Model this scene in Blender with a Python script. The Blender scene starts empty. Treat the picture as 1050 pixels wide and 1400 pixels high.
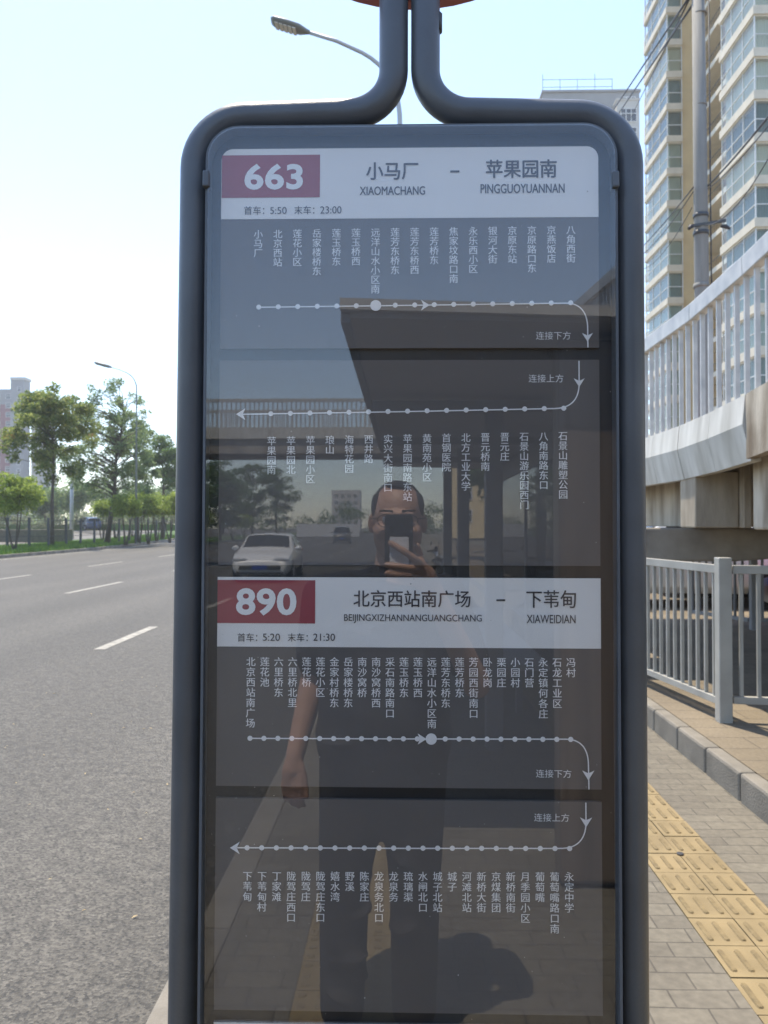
import bpy, bmesh, math, random
import numpy as np
from mathutils import Vector, Matrix, Euler
R_ = math.radians
sc = bpy.context.scene
COL = sc.collection

# ---------------------------------------------------------------- camera
H = 1.56; FPX = 1080.0
PITCH = math.atan(16 / FPX); YAW = math.atan(23 / FPX)
cam_d = bpy.data.cameras.new('camera'); cam = bpy.data.objects.new('camera', cam_d); COL.objects.link(cam)
cam.location = (0, 0, H); cam.rotation_euler = (math.pi / 2 + PITCH, 0, YAW)
cam_d.sensor_fit = 'VERTICAL'; cam_d.sensor_height = 36; cam_d.lens = 36 * FPX / 1400
cam_d.clip_start = 0.01; cam_d.clip_end = 6000
cam_d.dof.use_dof = True; cam_d.dof.focus_distance = 1.06; cam_d.dof.aperture_fstop = 13.0
sc.camera = cam
sc.render.resolution_x = 768; sc.render.resolution_y = 1024
# ---------------------------------------------------------------- light
SUN_EL = R_(69); SUN_AZ = math.atan2(-0.43, 0.90)      # towards the sun: left of the road direction, ahead
sun_dir = Vector((math.sin(SUN_AZ) * math.cos(SUN_EL), math.cos(SUN_AZ) * math.cos(SUN_EL), math.sin(SUN_EL)))
w = bpy.data.worlds.new('World'); sc.world = w; w.use_nodes = True
nt = w.node_tree; bg = nt.nodes['Background']
sky = nt.nodes.new('ShaderNodeTexSky'); sky.sky_type = 'NISHITA'; sky.sun_disc = False
sky.sun_elevation = SUN_EL; sky.sun_rotation = SUN_AZ
sky.air_density = 1.0; sky.dust_density = 0.4; sky.ozone_density = 1.0; sky.altitude = 50
nt.links.new(sky.outputs[0], bg.inputs[0]); bg.inputs[1].default_value = 0.12
sl = bpy.data.lights.new('sun', 'SUN'); sl.energy = 2.7; sl.angle = R_(0.5); sl.color = (1, 0.89, 0.72)
so = bpy.data.objects.new('sun', sl); COL.objects.link(so); so.location = (-20, 30, 60)
so.rotation_euler = (-sun_dir).to_track_quat('-Z', 'Y').to_euler()
sc.view_settings.view_transform = 'Standard'; sc.view_settings.look = 'None'
sc.view_settings.exposure = 1.62; sc.view_settings.gamma = 1
sc.cycles.max_bounces = 8; sc.cycles.transparent_max_bounces = 16
sc.cycles.caustics_reflective = False; sc.cycles.caustics_refractive = False
sc.cycles.use_denoising = True

# ---------------------------------------------------------------- materials
def mat(name, col, rough=0.6, metal=0.0, spec=0.5, var=0.0, vscale=8.0, bump=0.0, bscale=40.0, coat=0.0, col2=None, detail=6, stretch=None):
    m = bpy.data.materials.new(name); m.use_nodes = True
    n = m.node_tree.nodes; l = m.node_tree.links; b = n['Principled BSDF']
    b.inputs['Base Color'].default_value = (*col, 1); b.inputs['Roughness'].default_value = rough
    b.inputs['Metallic'].default_value = metal; b.inputs['Specular IOR Level'].default_value = spec
    b.inputs['Coat Weight'].default_value = coat
    if var > 0 or bump > 0:
        tc = n.new('ShaderNodeTexCoord'); src = tc.outputs['Object']
        if stretch:
            mp = n.new('ShaderNodeMapping'); mp.inputs['Scale'].default_value = stretch
            l.new(src, mp.inputs[0]); src = mp.outputs[0]
    if var > 0:
        nz = n.new('ShaderNodeTexNoise'); nz.inputs['Scale'].default_value = vscale; nz.inputs['Detail'].default_value = detail
        l.new(src, nz.inputs['Vector'])
        mr = n.new('ShaderNodeMapRange'); mr.inputs[1].default_value = 0.3; mr.inputs[2].default_value = 0.7
        l.new(nz.outputs['Fac'], mr.inputs[0])
        mx = n.new('ShaderNodeMix'); mx.data_type = 'RGBA'
        c2 = col2 if col2 else tuple(c * (1 - var) for c in col)
        mx.inputs[6].default_value = (*c2, 1)
        mx.inputs[7].default_value = (*(tuple(min(1, c * (1 + var * 0.6)) for c in col)), 1)
        l.new(mr.outputs[0], mx.inputs[0]); l.new(mx.outputs[2], b.inputs['Base Color'])
    if bump > 0:
        nb = n.new('ShaderNodeTexNoise'); nb.inputs['Scale'].default_value = bscale; nb.inputs['Detail'].default_value = 8
        l.new(src, nb.inputs['Vector'])
        bp = n.new('ShaderNodeBump'); bp.inputs['Strength'].default_value = bump; bp.inputs['Distance'].default_value = 0.02
        l.new(nb.outputs['Fac'], bp.inputs['Height']); l.new(bp.outputs[0], b.inputs['Normal'])
    return m

def glass_mat(name, ior=1.6, tint=(1, 1, 1), rough=0.0):
    m = bpy.data.materials.new(name); m.use_nodes = True
    n = m.node_tree.nodes; l = m.node_tree.links; n.remove(n['Principled BSDF'])
    out = n['Material Output']; tr = n.new('ShaderNodeBsdfTransparent'); tr.inputs[0].default_value = (*tint, 1)
    gl = n.new('ShaderNodeBsdfGlossy'); gl.inputs['Roughness'].default_value = rough
    r0 = ((ior - 1) / (ior + 1)) ** 2        # Schlick, the same from both sides of the thin pane
    ge = n.new('ShaderNodeNewGeometry'); dp = n.new('ShaderNodeVectorMath'); dp.operation = 'DOT_PRODUCT'
    l.new(ge.outputs['Normal'], dp.inputs[0]); l.new(ge.outputs['Incoming'], dp.inputs[1])
    ab = n.new('ShaderNodeMath'); ab.operation = 'ABSOLUTE'; l.new(dp.outputs['Value'], ab.inputs[0])
    om = n.new('ShaderNodeMath'); om.operation = 'SUBTRACT'; om.inputs[0].default_value = 1; l.new(ab.outputs[0], om.inputs[1])
    pw5 = n.new('ShaderNodeMath'); pw5.operation = 'POWER'; pw5.inputs[1].default_value = 5; l.new(om.outputs[0], pw5.inputs[0])
    fr = n.new('ShaderNodeMath'); fr.operation = 'MULTIPLY_ADD'; fr.inputs[1].default_value = 1 - r0; fr.inputs[2].default_value = r0; l.new(pw5.outputs[0], fr.inputs[0])
    mx = n.new('ShaderNodeMixShader'); l.new(fr.outputs[0], mx.inputs[0]); l.new(tr.outputs[0], mx.inputs[1]); l.new(gl.outputs[0], mx.inputs[2])
    l.new(mx.outputs[0], out.inputs[0]); return m

def leaf_mat(name, ca, cb, trans=0.35):
    m = bpy.data.materials.new(name); m.use_nodes = True
    n = m.node_tree.nodes; l = m.node_tree.links; b = n['Principled BSDF']; out = n['Material Output']
    g = n.new('ShaderNodeNewGeometry'); mx = n.new('ShaderNodeMix'); mx.data_type = 'RGBA'
    mx.inputs[6].default_value = (*ca, 1); mx.inputs[7].default_value = (*cb, 1)
    l.new(g.outputs['Random Per Island'], mx.inputs[0])
    l.new(mx.outputs[2], b.inputs['Base Color']); b.inputs['Roughness'].default_value = 0.55; b.inputs['Specular IOR Level'].default_value = 0.3
    t = n.new('ShaderNodeBsdfTranslucent'); l.new(mx.outputs[2], t.inputs[0])
    ms = n.new('ShaderNodeMixShader'); ms.inputs[0].default_value = trans
    l.new(b.outputs[0], ms.inputs[1]); l.new(t.outputs[0], ms.inputs[2]); l.new(ms.outputs[0], out.inputs[0])
    return m

def asphalt_mat(name, base=0.17):
    m = bpy.data.materials.new(name); m.use_nodes = True
    n = m.node_tree.nodes; l = m.node_tree.links; b = n['Principled BSDF']
    tc = n.new('ShaderNodeTexCoord')
    def noise(s, d, st=None):
        x = n.new('ShaderNodeTexNoise'); x.inputs['Scale'].default_value = s; x.inputs['Detail'].default_value = d
        if st:
            mp = n.new('ShaderNodeMapping'); mp.inputs['Scale'].default_value = st; l.new(tc.outputs['Object'], mp.inputs[0]); l.new(mp.outputs[0], x.inputs['Vector'])
        else: l.new(tc.outputs['Object'], x.inputs['Vector'])
        return x.outputs['Fac']
    v = n.new('ShaderNodeTexVoronoi'); v.inputs['Scale'].default_value = 95; l.new(tc.outputs['Object'], v.inputs['Vector'])
    r1 = n.new('ShaderNodeValToRGB'); r1.color_ramp.elements[0].position = 0.0; r1.color_ramp.elements[1].position = 1.0
    r1.color_ramp.elements[0].color = (0.30, 0.30, 0.30, 1); r1.color_ramp.elements[1].color = (1.5, 1.47, 1.40, 1)
    sp = n.new('ShaderNodeSeparateColor'); l.new(v.outputs['Color'], sp.inputs[0]); l.new(sp.outputs[0], r1.inputs[0])
    r2 = n.new('ShaderNodeMapRange'); r2.inputs[1].default_value = 0.3; r2.inputs[2].default_value = 0.7; r2.inputs[3].default_value = 0.84; r2.inputs[4].default_value = 1.14
    l.new(noise(0.35, 5, (1.6, 0.25, 1)), r2.inputs[0])
    r3 = n.new('ShaderNodeMapRange'); r3.inputs[1].default_value = 0.32; r3.inputs[2].default_value = 0.68; r3.inputs[3].default_value = 0.72; r3.inputs[4].default_value = 1.2
    l.new(noise(14, 8), r3.inputs[0])
    sx_ = n.new('ShaderNodeSeparateXYZ'); l.new(tc.outputs['Object'], sx_.inputs[0])
    wv = n.new('ShaderNodeMath'); wv.operation = 'MULTIPLY_ADD'; wv.inputs[1].default_value = 2 * math.pi / 2.02; wv.inputs[2].default_value = 0.9; l.new(sx_.outputs[0], wv.inputs[0])
    sn = n.new('ShaderNodeMath'); sn.operation = 'SINE'; l.new(wv.outputs[0], sn.inputs[0])
    wr = n.new('ShaderNodeMapRange'); wr.inputs[1].default_value = -1; wr.inputs[2].default_value = 1; wr.inputs[3].default_value = 0.92; wr.inputs[4].default_value = 1.07; l.new(sn.outputs[0], wr.inputs[0])
    m0 = n.new('ShaderNodeMath'); m0.operation = 'MULTIPLY'; l.new(r2.outputs[0], m0.inputs[0]); l.new(wr.outputs[0], m0.inputs[1])
    mm = n.new('ShaderNodeMath'); mm.operation = 'MULTIPLY'; l.new(m0.outputs[0], mm.inputs[0]); l.new(r3.outputs[0], mm.inputs[1])
    vm = n.new('ShaderNodeVectorMath'); vm.operation = 'SCALE'; l.new(r1.outputs[0], vm.inputs[0]); l.new(mm.outputs[0], vm.inputs['Scale'])
    v2 = n.new('ShaderNodeVectorMath'); v2.operation = 'MULTIPLY'; v2.inputs[1].default_value = (base, base * 0.935, base * 0.82); l.new(vm.outputs[0], v2.inputs[0])
    l.new(v2.outputs[0], b.inputs['Base Color']); b.inputs['Roughness'].default_value = 0.75
    bp = n.new('ShaderNodeBump'); bp.inputs['Strength'].default_value = 0.6; bp.inputs['Distance'].default_value = 0.006
    l.new(v.outputs['Distance'], bp.inputs['Height']); l.new(bp.outputs[0], b.inputs['Normal'])
    return m

def brick_mat(name, c1, c2, cm, bw, rh, mortar=0.004, rough=0.85, noise_s=30, offset=0.5, bump=0.35):
    m = bpy.data.materials.new(name); m.use_nodes = True
    n = m.node_tree.nodes; l = m.node_tree.links; b = n['Principled BSDF']
    tc = n.new('ShaderNodeTexCoord'); c1, c2 = (c1[0], c1[1] * .97, c1[2] * .9), (c2[0], c2[1] * .97, c2[2] * .9); bk = n.new('ShaderNodeTexBrick')
    bk.inputs['Scale'].default_value = 1; bk.inputs['Brick Width'].default_value = bw; bk.inputs['Row Height'].default_value = rh
    bk.inputs['Mortar Size'].default_value = mortar; bk.inputs['Mortar Smooth'].default_value = 0.3; bk.offset = offset
    bk.inputs['Color1'].default_value = (*c1, 1); bk.inputs['Color2'].default_value = (*c2, 1); bk.inputs['Mortar'].default_value = (*cm, 1)
    nw = n.new('ShaderNodeTexNoise'); nw.inputs['Scale'].default_value = 2.5; l.new(tc.outputs['Object'], nw.inputs['Vector'])
    vs = n.new('ShaderNodeVectorMath'); vs.operation = 'SCALE'; vs.inputs['Scale'].default_value = 0.02; l.new(nw.outputs['Color'], vs.inputs[0])
    va = n.new('ShaderNodeVectorMath'); va.operation = 'ADD'; l.new(tc.outputs['Object'], va.inputs[0]); l.new(vs.outputs[0], va.inputs[1])
    l.new(va.outputs[0], bk.inputs['Vector'])
    nz = n.new('ShaderNodeTexNoise'); nz.inputs['Scale'].default_value = noise_s; nz.inputs['Detail'].default_value = 9; l.new(tc.outputs['Object'], nz.inputs['Vector'])
    n2 = n.new('ShaderNodeTexNoise'); n2.inputs['Scale'].default_value = 1.3; n2.inputs['Detail'].default_value = 6; l.new(tc.outputs['Object'], n2.inputs['Vector'])
    a = n.new('ShaderNodeMapRange'); a.inputs[1].default_value = 0.3; a.inputs[2].default_value = 0.7; a.inputs[3].default_value = 0.82; a.inputs[4].default_value = 1.15
    c = n.new('ShaderNodeMapRange'); c.inputs[1].default_value = 0.3; c.inputs[2].default_value = 0.7; c.inputs[3].default_value = 0.70; c.inputs[4].default_value = 1.18
    l.new(nz.outputs['Fac'], a.inputs[0]); l.new(n2.outputs['Fac'], c.inputs[0])
    mu = n.new('ShaderNodeMath'); mu.operation = 'MULTIPLY'; l.new(a.outputs[0], mu.inputs[0]); l.new(c.outputs[0], mu.inputs[1])
    v = n.new('ShaderNodeVectorMath'); v.operation = 'SCALE'; l.new(bk.outputs['Color'], v.inputs[0]); l.new(mu.outputs[0], v.inputs['Scale'])
    l.new(v.outputs[0], b.inputs['Base Color']); b.inputs['Roughness'].default_value = rough
    ad = n.new('ShaderNodeMath'); ad.operation = 'MULTIPLY_ADD'; ad.inputs[1].default_value = -1.0; l.new(bk.outputs['Fac'], ad.inputs[0])
    ns = n.new('ShaderNodeMath'); ns.operation = 'MULTIPLY'; ns.inputs[1].default_value = 0.4; l.new(nz.outputs['Fac'], ns.inputs[0]); l.new(ns.outputs[0], ad.inputs[2])
    bp = n.new('ShaderNodeBump'); bp.inputs['Strength'].default_value = bump; bp.inputs['Distance'].default_value = 0.005
    l.new(ad.outputs[0], bp.inputs['Height']); l.new(bp.outputs[0], b.inputs['Normal'])
    return m

M = {}
M['tube'] = mat('slate_paint', (0.108, 0.120, 0.136), 0.36, 0, 0.5, 0.16, 9, 0.04, 180)
M['door_black'] = mat('black_border', (0.014, 0.015, 0.017), 0.45)
M['poster_dark'] = mat('charcoal_print', (0.138, 0.123, 0.113), 0.7, var=0.10, vscale=3)
M['poster_white'] = mat('white_print', (0.90, 0.87, 0.82), 0.6, var=0.03, vscale=5)
M['poster_red'] = mat('crimson_print', (0.34, 0.05, 0.065), 0.6)
M['ink'] = mat('dark_ink', (0.05, 0.045, 0.05), 0.6)
M['ink_white'] = mat('white_ink', (0.93, 0.91, 0.88), 0.6)
M['glass'] = glass_mat('sign_glass', 1.76)
M['red_disc'] = mat('red_enamel', (0.30, 0.06, 0.06), 0.4)
M['steel_dark'] = mat('dark_steel', (0.06, 0.065, 0.07), 0.45)
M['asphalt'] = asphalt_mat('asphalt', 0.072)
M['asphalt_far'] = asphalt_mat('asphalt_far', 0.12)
M['line'] = mat('road_paint', (0.294, 0.275, 0.230), 0.7, var=0.35, vscale=9, col2=(0.166, 0.157, 0.134))
M['paver'] = brick_mat('grey_pavers', (0.150, 0.138, 0.115), (0.125, 0.114, 0.096), (0.077, 0.068, 0.054), 0.2, 0.1, 0.004)
M['plaza'] = brick_mat('sandy_pavers', (0.173, 0.144, 0.106), (0.150, 0.125, 0.090), (0.102, 0.083, 0.061), 0.5, 0.25, 0.005, noise_s=55, bump=0.8)
M['tactile'] = mat('yellow_tactile', (0.230, 0.173, 0.086), 0.8, var=0.22, vscale=5, bump=0.15, bscale=120)
M['tactile_bar'] = mat('worn_tactile', (0.186, 0.138, 0.067), 0.85, var=0.25, vscale=30, bump=0.3, bscale=160)
M['kerb'] = mat('granite_kerb', (0.186, 0.168, 0.138), 0.85, var=0.22, vscale=6, bump=0.3, bscale=90)
M['joint'] = mat('dark_joint', (0.12, 0.11, 0.09), 0.9)
M['soil'] = mat('dry_soil', (0.13, 0.12, 0.09), 0.95, var=0.3, vscale=0.2)
M['fence'] = mat('grey_fence_paint', (0.36, 0.35, 0.315), 0.45, var=0.16, vscale=5, bump=0.04, bscale=60)
M['rail'] = mat('pale_rail_paint', (0.53, 0.51, 0.475), 0.4, var=0.2, vscale=7, col2=(0.40, 0.395, 0.385), bump=0.03, bscale=80)
M['fascia'] = mat('pale_fascia', (0.56, 0.535, 0.48), 0.5, var=0.3, vscale=3.5, stretch=(2, 2, 0.35), col2=(0.42, 0.39, 0.33))
M['concrete'] = mat('stained_concrete', (0.50, 0.44, 0.35), 0.9, var=0.55, vscale=2.2, bump=0.25, bscale=30, col2=(0.20, 0.15, 0.10), stretch=(2.2, 2.2, 0.6))
M['concrete_grey'] = mat('grey_concrete', (0.30, 0.265, 0.22), 0.9, var=0.5, vscale=2.2, bump=0.2, bscale=30)
M['beam'] = mat('beige_beam', (0.46, 0.40, 0.31), 0.9, var=0.35, vscale=2.6, bump=0.2, bscale=30, col2=(0.27, 0.22, 0.16), stretch=(2, 2, 0.5))
M['pole'] = mat('pole_concrete', (0.25, 0.24, 0.22), 0.85, var=0.18, vscale=2.5, stretch=(3, 3, 0.35), bump=0.1, bscale=40)
M['lamp_grey'] = mat('lamp_grey', (0.20, 0.22, 0.22), 0.5)
M['led'] = mat('led_lens', (0.62, 0.62, 0.58), 0.35)
M['galv'] = mat('galvanised', (0.45, 0.46, 0.47), 0.5, 0.2)
M['cable'] = mat('black_cable', (0.03, 0.03, 0.035), 0.6)
M['bark'] = mat('bark', (0.10, 0.085, 0.065), 0.95, var=0.35, vscale=9, bump=0.5, bscale=25)
M['leaf_a'] = leaf_mat('leaf_olive', (0.10, 0.17, 0.045), (0.34, 0.37, 0.11), 0.55)
M['leaf_b'] = leaf_mat('leaf_greyish', (0.115, 0.18, 0.08), (0.28, 0.36, 0.15), 0.55)
M['leaf_c'] = leaf_mat('leaf_dark', (0.065, 0.125, 0.035), (0.17, 0.26, 0.08), 0.5)
M['leaf_lime'] = leaf_mat('leaf_lime', (0.16, 0.24, 0.04), (0.36, 0.44, 0.09), 0.5)
M['leaf_pod'] = leaf_mat('seed_pod', (0.34, 0.17, 0.06), (0.36, 0.32, 0.08), 0.3)
M['leaf_hedge'] = leaf_mat('leaf_hedge', (0.06, 0.10, 0.035), (0.30, 0.30, 0.20), 0.3)
M['grass'] = leaf_mat('grass', (0.07, 0.15, 0.02), (0.17, 0.27, 0.05), 0.3)
M['lawn'] = mat('lawn', (0.064, 0.122, 0.022), 0.95, var=0.4, vscale=2)
M['beige'] = mat('beige_render', (0.74, 0.57, 0.31), 0.85, var=0.10, vscale=0.6)
M['white_band'] = mat('white_render', (0.70, 0.63, 0.50), 0.8, var=0.12, vscale=1.0)
M['wgrey'] = mat('grey_render', (0.30, 0.30, 0.30), 0.85, var=0.12, vscale=0.3)
M['wpale'] = mat('pale_render', (0.56, 0.53, 0.48), 0.85, var=0.1, vscale=0.5)
M['wred'] = mat('plum_tile', (0.26, 0.12, 0.13), 0.8, var=0.12, vscale=0.4)
M['wframe'] = mat('window_frame_white', (0.70, 0.70, 0.68), 0.5)
M['bglass'] = glass_mat('window_glass', 1.6, (0.82, 0.88, 0.86), 0.03)
M['wdark'] = mat('dark_window', (0.05, 0.06, 0.07), 0.1, spec=0.8)
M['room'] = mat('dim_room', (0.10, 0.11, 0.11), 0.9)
def curtain_mat():
    m = mat('curtain_cloth', (0.3, 0.3, 0.3), 0.9)
    n = m.node_tree.nodes; l = m.node_tree.links; oi = n.new('ShaderNodeObjectInfo'); r = n.new('ShaderNodeValToRGB')
    e = r.color_ramp.elements; e[0].color = (0.16, 0.19, 0.17, 1); e[1].color = (0.66, 0.63, 0.52, 1)
    x = e.new(0.4); x.color = (0.36, 0.44, 0.41, 1); x = e.new(0.7); x.color = (0.55, 0.50, 0.34, 1)
    l.new(oi.outputs['Random'], r.inputs[0]); l.new(r.outputs[0], n['Principled BSDF'].inputs['Base Color']); return m
M['curtain'] = curtain_mat()
M['skin'] = mat('skin', (0.46, 0.27, 0.19), 0.5, var=0.10, vscale=14)
M['hair'] = mat('black_hair', (0.014, 0.012, 0.011), 0.55, bump=0.5, bscale=260)
M['shirt'] = mat('navy_tshirt', (0.020, 0.022, 0.032), 0.85, bump=0.25, bscale=30)
M['trousers'] = mat('dark_trousers', (0.022, 0.020, 0.022), 0.85, bump=0.3, bscale=18)
M['shoe'] = mat('black_shoe', (0.02, 0.02, 0.02), 0.5)
M['phone'] = mat('dark_phone', (0.012, 0.014, 0.018), 0.15)
M['lens'] = mat('lens_glass', (0.004, 0.004, 0.006), 0.05, coat=1)
M['card'] = mat('white_card', (0.72, 0.73, 0.76), 0.6)
M['eye'] = mat('eye_white', (0.75, 0.73, 0.70), 0.3)
M['iris'] = mat('dark_iris', (0.03, 0.02, 0.015), 0.2)
M['lip'] = mat('lip', (0.38, 0.17, 0.14), 0.5)
M['car_white'] = mat('white_car_paint', (0.66, 0.66, 0.65), 0.25, coat=0.6)
M['car_blue'] = mat('navy_car_paint', (0.03, 0.05, 0.10), 0.25, coat=0.6)
M['car_dark'] = mat('black_car_paint', (0.02, 0.022, 0.028), 0.25, coat=0.6)
M['car_red'] = mat('red_car_paint', (0.55, 0.03, 0.04), 0.25, coat=0.6)
M['car_glass'] = mat('car_glass', (0.015, 0.018, 0.02), 0.08, spec=0.22)
M['tyre'] = mat('tyre_rubber', (0.02, 0.02, 0.02), 0.85)
M['rim'] = mat('alloy_rim', (0.45, 0.45, 0.46), 0.35, 0.7)
M['head_lens'] = mat('headlight_lens', (0.30, 0.32, 0.34), 0.1)
M['tail_lens'] = mat('taillight_lens', (0.45, 0.02, 0.02), 0.15)
M['plate_blue'] = mat('blue_plate', (0.02, 0.07, 0.35), 0.4)
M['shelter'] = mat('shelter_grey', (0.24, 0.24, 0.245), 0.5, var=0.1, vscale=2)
M['shelter_soffit'] = mat('soffit_grey', (0.50, 0.48, 0.46), 0.6, var=0.1, vscale=1.5)
M['shelter_brown'] = mat('brown_panel', (0.20, 0.155, 0.12), 0.35, var=0.4, vscale=3, stretch=(6, 6, 0.3))
M['shelter_glass'] = glass_mat('shelter_glass', 2.4, (0.5, 0.5, 0.5))
M['hoarding'] = mat('white_hoarding', (0.70, 0.70, 0.70), 0.6)
M['sign_yellow'] = mat('yellow_sheet', (0.75, 0.45, 0.06), 0.5)
M['sign_green'] = mat('green_sheet', (0.02, 0.40, 0.25), 0.5)

# ---------------------------------------------------------------- builders
def tag(o, label=None, cat=None, group=None, kind=None):
    if label: o['label'] = label
    if cat: o['category'] = cat
    if group: o['group'] = group
    if kind: o['kind'] = kind
    return o

def thing(name, label, cat, loc=(0, 0, 0), rz=0.0, group=None):
    o = bpy.data.objects.new(name, None); COL.objects.link(o); o.empty_display_size = 0.2
    o.location = loc; o.rotation_euler = (0, 0, rz); return tag(o, label, cat, group)

class MB:
    def __init__(s): s.v = []; s.f = []; s.sm = []
    def add(s, vs, fs, smooth=False):
        k = len(s.v); s.v += [tuple(p) for p in vs]; s.f += [tuple(i + k for i in f) for f in fs]; s.sm += [smooth] * len(fs); return s
    def box(s, x0, x1, y0, y1, z0, z1):
        return s.add([(x0, y0, z0), (x1, y0, z0), (x1, y1, z0), (x0, y1, z0), (x0, y0, z1), (x1, y0, z1), (x1, y1, z1), (x0, y1, z1)],
              [(0, 3, 2, 1), (4, 5, 6, 7), (0, 1, 5, 4), (1, 2, 6, 5), (2, 3, 7, 6), (3, 0, 4, 7)])
    def bar(s, a, b, wx, wz, up=(0, 0, 1)):
        a = Vector(a); b = Vector(b); d = (b - a).normalized(); u = Vector(up)
        sx = d.cross(u)
        if sx.length < 1e-5: sx = d.cross(Vector((0, 1, 0)))
        sx.normalize(); sz = sx.cross(d)
        vs = []
        for p in (a, b):
            for i, j in ((-1, -1), (1, -1), (1, 1), (-1, 1)): vs.append(p + sx * wx / 2 * i + sz * wz / 2 * j)
        return s.add(vs, [(3, 2, 1, 0), (4, 5, 6, 7), (0, 1, 5, 4), (1, 2, 6, 5), (2, 3, 7, 6), (3, 0, 4, 7)])
    def tube(s, pts, r, n=12, cap=True):
        pts = [Vector(p) for p in pts]; rs = r if isinstance(r, (list, tuple)) else [r] * len(pts)
        rings = []; prev = None
        for i, p in enumerate(pts):
            d = (pts[min(i + 1, len(pts) - 1)] - pts[max(i - 1, 0)]).normalized()
            if prev is None:
                ref = Vector((0, 0, 1)) if abs(d.z) < 0.9 else Vector((1, 0, 0)); u = d.cross(ref).normalized()
            else:
                u = prev - d * prev.dot(d); u.normalize()
            prev = u; v = d.cross(u)
            rings.append([p + (u * math.cos(2 * math.pi * k / n) + v * math.sin(2 * math.pi * k / n)) * rs[i] for k in range(n)])
        k0 = len(s.v); s.v += [tuple(q) for rg in rings for q in rg]
        for i in range(len(pts) - 1):
            for k in range(n):
                a = k0 + i * n + k; b = k0 + i * n + (k + 1) % n
                s.f.append((a, b, b + n, a + n)); s.sm.append(True)
        if cap:
            s.f.append(tuple(k0 + k for k in reversed(range(n)))); s.sm.append(False)
            e = k0 + (len(pts) - 1) * n; s.f.append(tuple(e + k for k in range(n))); s.sm.append(False)
        return s
    def prism(s, poly, y0, y1):       # poly in (x,z), counter clockwise seen from -Y
        n = len(poly); vs = [(x, y0, z) for x, z in poly] + [(x, y1, z) for x, z in poly]
        return s.add(vs, [tuple(range(n)), tuple(reversed(range(n, 2 * n)))] + [(i, i + n, (i + 1) % n + n, (i + 1) % n) for i in range(n)])
    def prism_x(s, poly, x0, x1):     # poly in (y,z)
        n = len(poly); vs = [(x0, y, z) for y, z in poly] + [(x1, y, z) for y, z in poly]
        return s.add(vs, [tuple(range(n)), tuple(reversed(range(n, 2 * n)))] + [(i, i + n, (i + 1) % n + n, (i + 1) % n) for i in range(n)])
    def ellipsoid(s, c, rx, ry, rz, nu=12, nv=8, rot=None):
        c = Vector(c); vs = []; fs = []
        for j in range(nv + 1):
            t = math.pi * j / nv
            for i in range(nu):
                a = 2 * math.pi * i / nu
                p = Vector((rx * math.sin(t) * math.cos(a), ry * math.sin(t) * math.sin(a), rz * math.cos(t)))
                if rot: p = rot @ p
                vs.append(c + p)
        for j in range(nv):
            for i in range(nu):
                a = j * nu + i; b = j * nu + (i + 1) % nu; fs.append((a, a + nu, b + nu, b))
        return s.add(vs, fs, True)
    def capsule(s, a, ra, b, rb, n=12):
        a = Vector(a); b = Vector(b); d = (b - a); L = d.length; d.normalize(); pts = []; rs = []
        for t in (-1, -0.92, -0.7, -0.35): pts.append(a + d * ra * t); rs.append(max(1e-4, ra * math.sqrt(max(0, 1 - t * t))))
        for t in (0, 0.5, 1): pts.append(a + d * L * t); rs.append(ra + (rb - ra) * t)
        for t in (0.35, 0.7, 0.92, 1): pts.append(b + d * rb * t); rs.append(max(1e-4, rb * math.sqrt(max(0, 1 - t * t))))
        return s.tube(pts, rs, n)
    def xf(s, mtx):
        s.v = [tuple(mtx @ Vector(p)) for p in s.v]; return s
    def mesh(s, name):
        me = bpy.data.meshes.new(name); me.from_pydata(s.v, [], s.f); me.polygons.foreach_set('use_smooth', s.sm)
        bm = bmesh.new(); bm.from_mesh(me); bmesh.ops.recalc_face_normals(bm, faces=bm.faces); bm.to_mesh(me); bm.free(); me.update(); return me
    def build(s, name, m, parent=None, bevel=0.0, seg=2):
        o = bpy.data.objects.new(name, s.mesh(name)); COL.objects.link(o)
        for k in (m if isinstance(m, (list, tuple)) else [m]): o.data.materials.append(k)
        if parent: o.parent = parent
        if bevel > 0:
            b = o.modifiers.new('bevel', 'BEVEL'); b.width = bevel; b.segments = seg; b.limit_method = 'ANGLE'
        return o

def struct(name, mb, m, bevel=0.0): return tag(mb.build(name, m, None, bevel), kind='structure')
def copy_tree(o, parent=None):
    c = o.copy(); COL.objects.link(c)
    if parent: c.parent = parent
    for ch in list(o.children): copy_tree(ch, c)
    return c
def sheet(x0, x1, y0, y1, z): return MB().add([(x0, y0, z), (x1, y0, z), (x1, y1, z), (x0, y1, z)], [(0, 1, 2, 3)])
def wp(px, py, Y):      # a point of the place seen at this spot of the photograph, Y metres ahead
    Rm = cam.rotation_euler.to_matrix(); d = Rm @ Vector(((px - 525) / FPX, -(py - 700) / FPX, -1)); return Vector((0, 0, H)) + d * (Y / d.y)
def arc(cx, cz, r, a0, a1, n=10): return [(cx + r * math.cos(R_(a0 + (a1 - a0) * i / n)), cz + r * math.sin(R_(a0 + (a1 - a0) * i / n))) for i in range(n + 1)]

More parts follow.
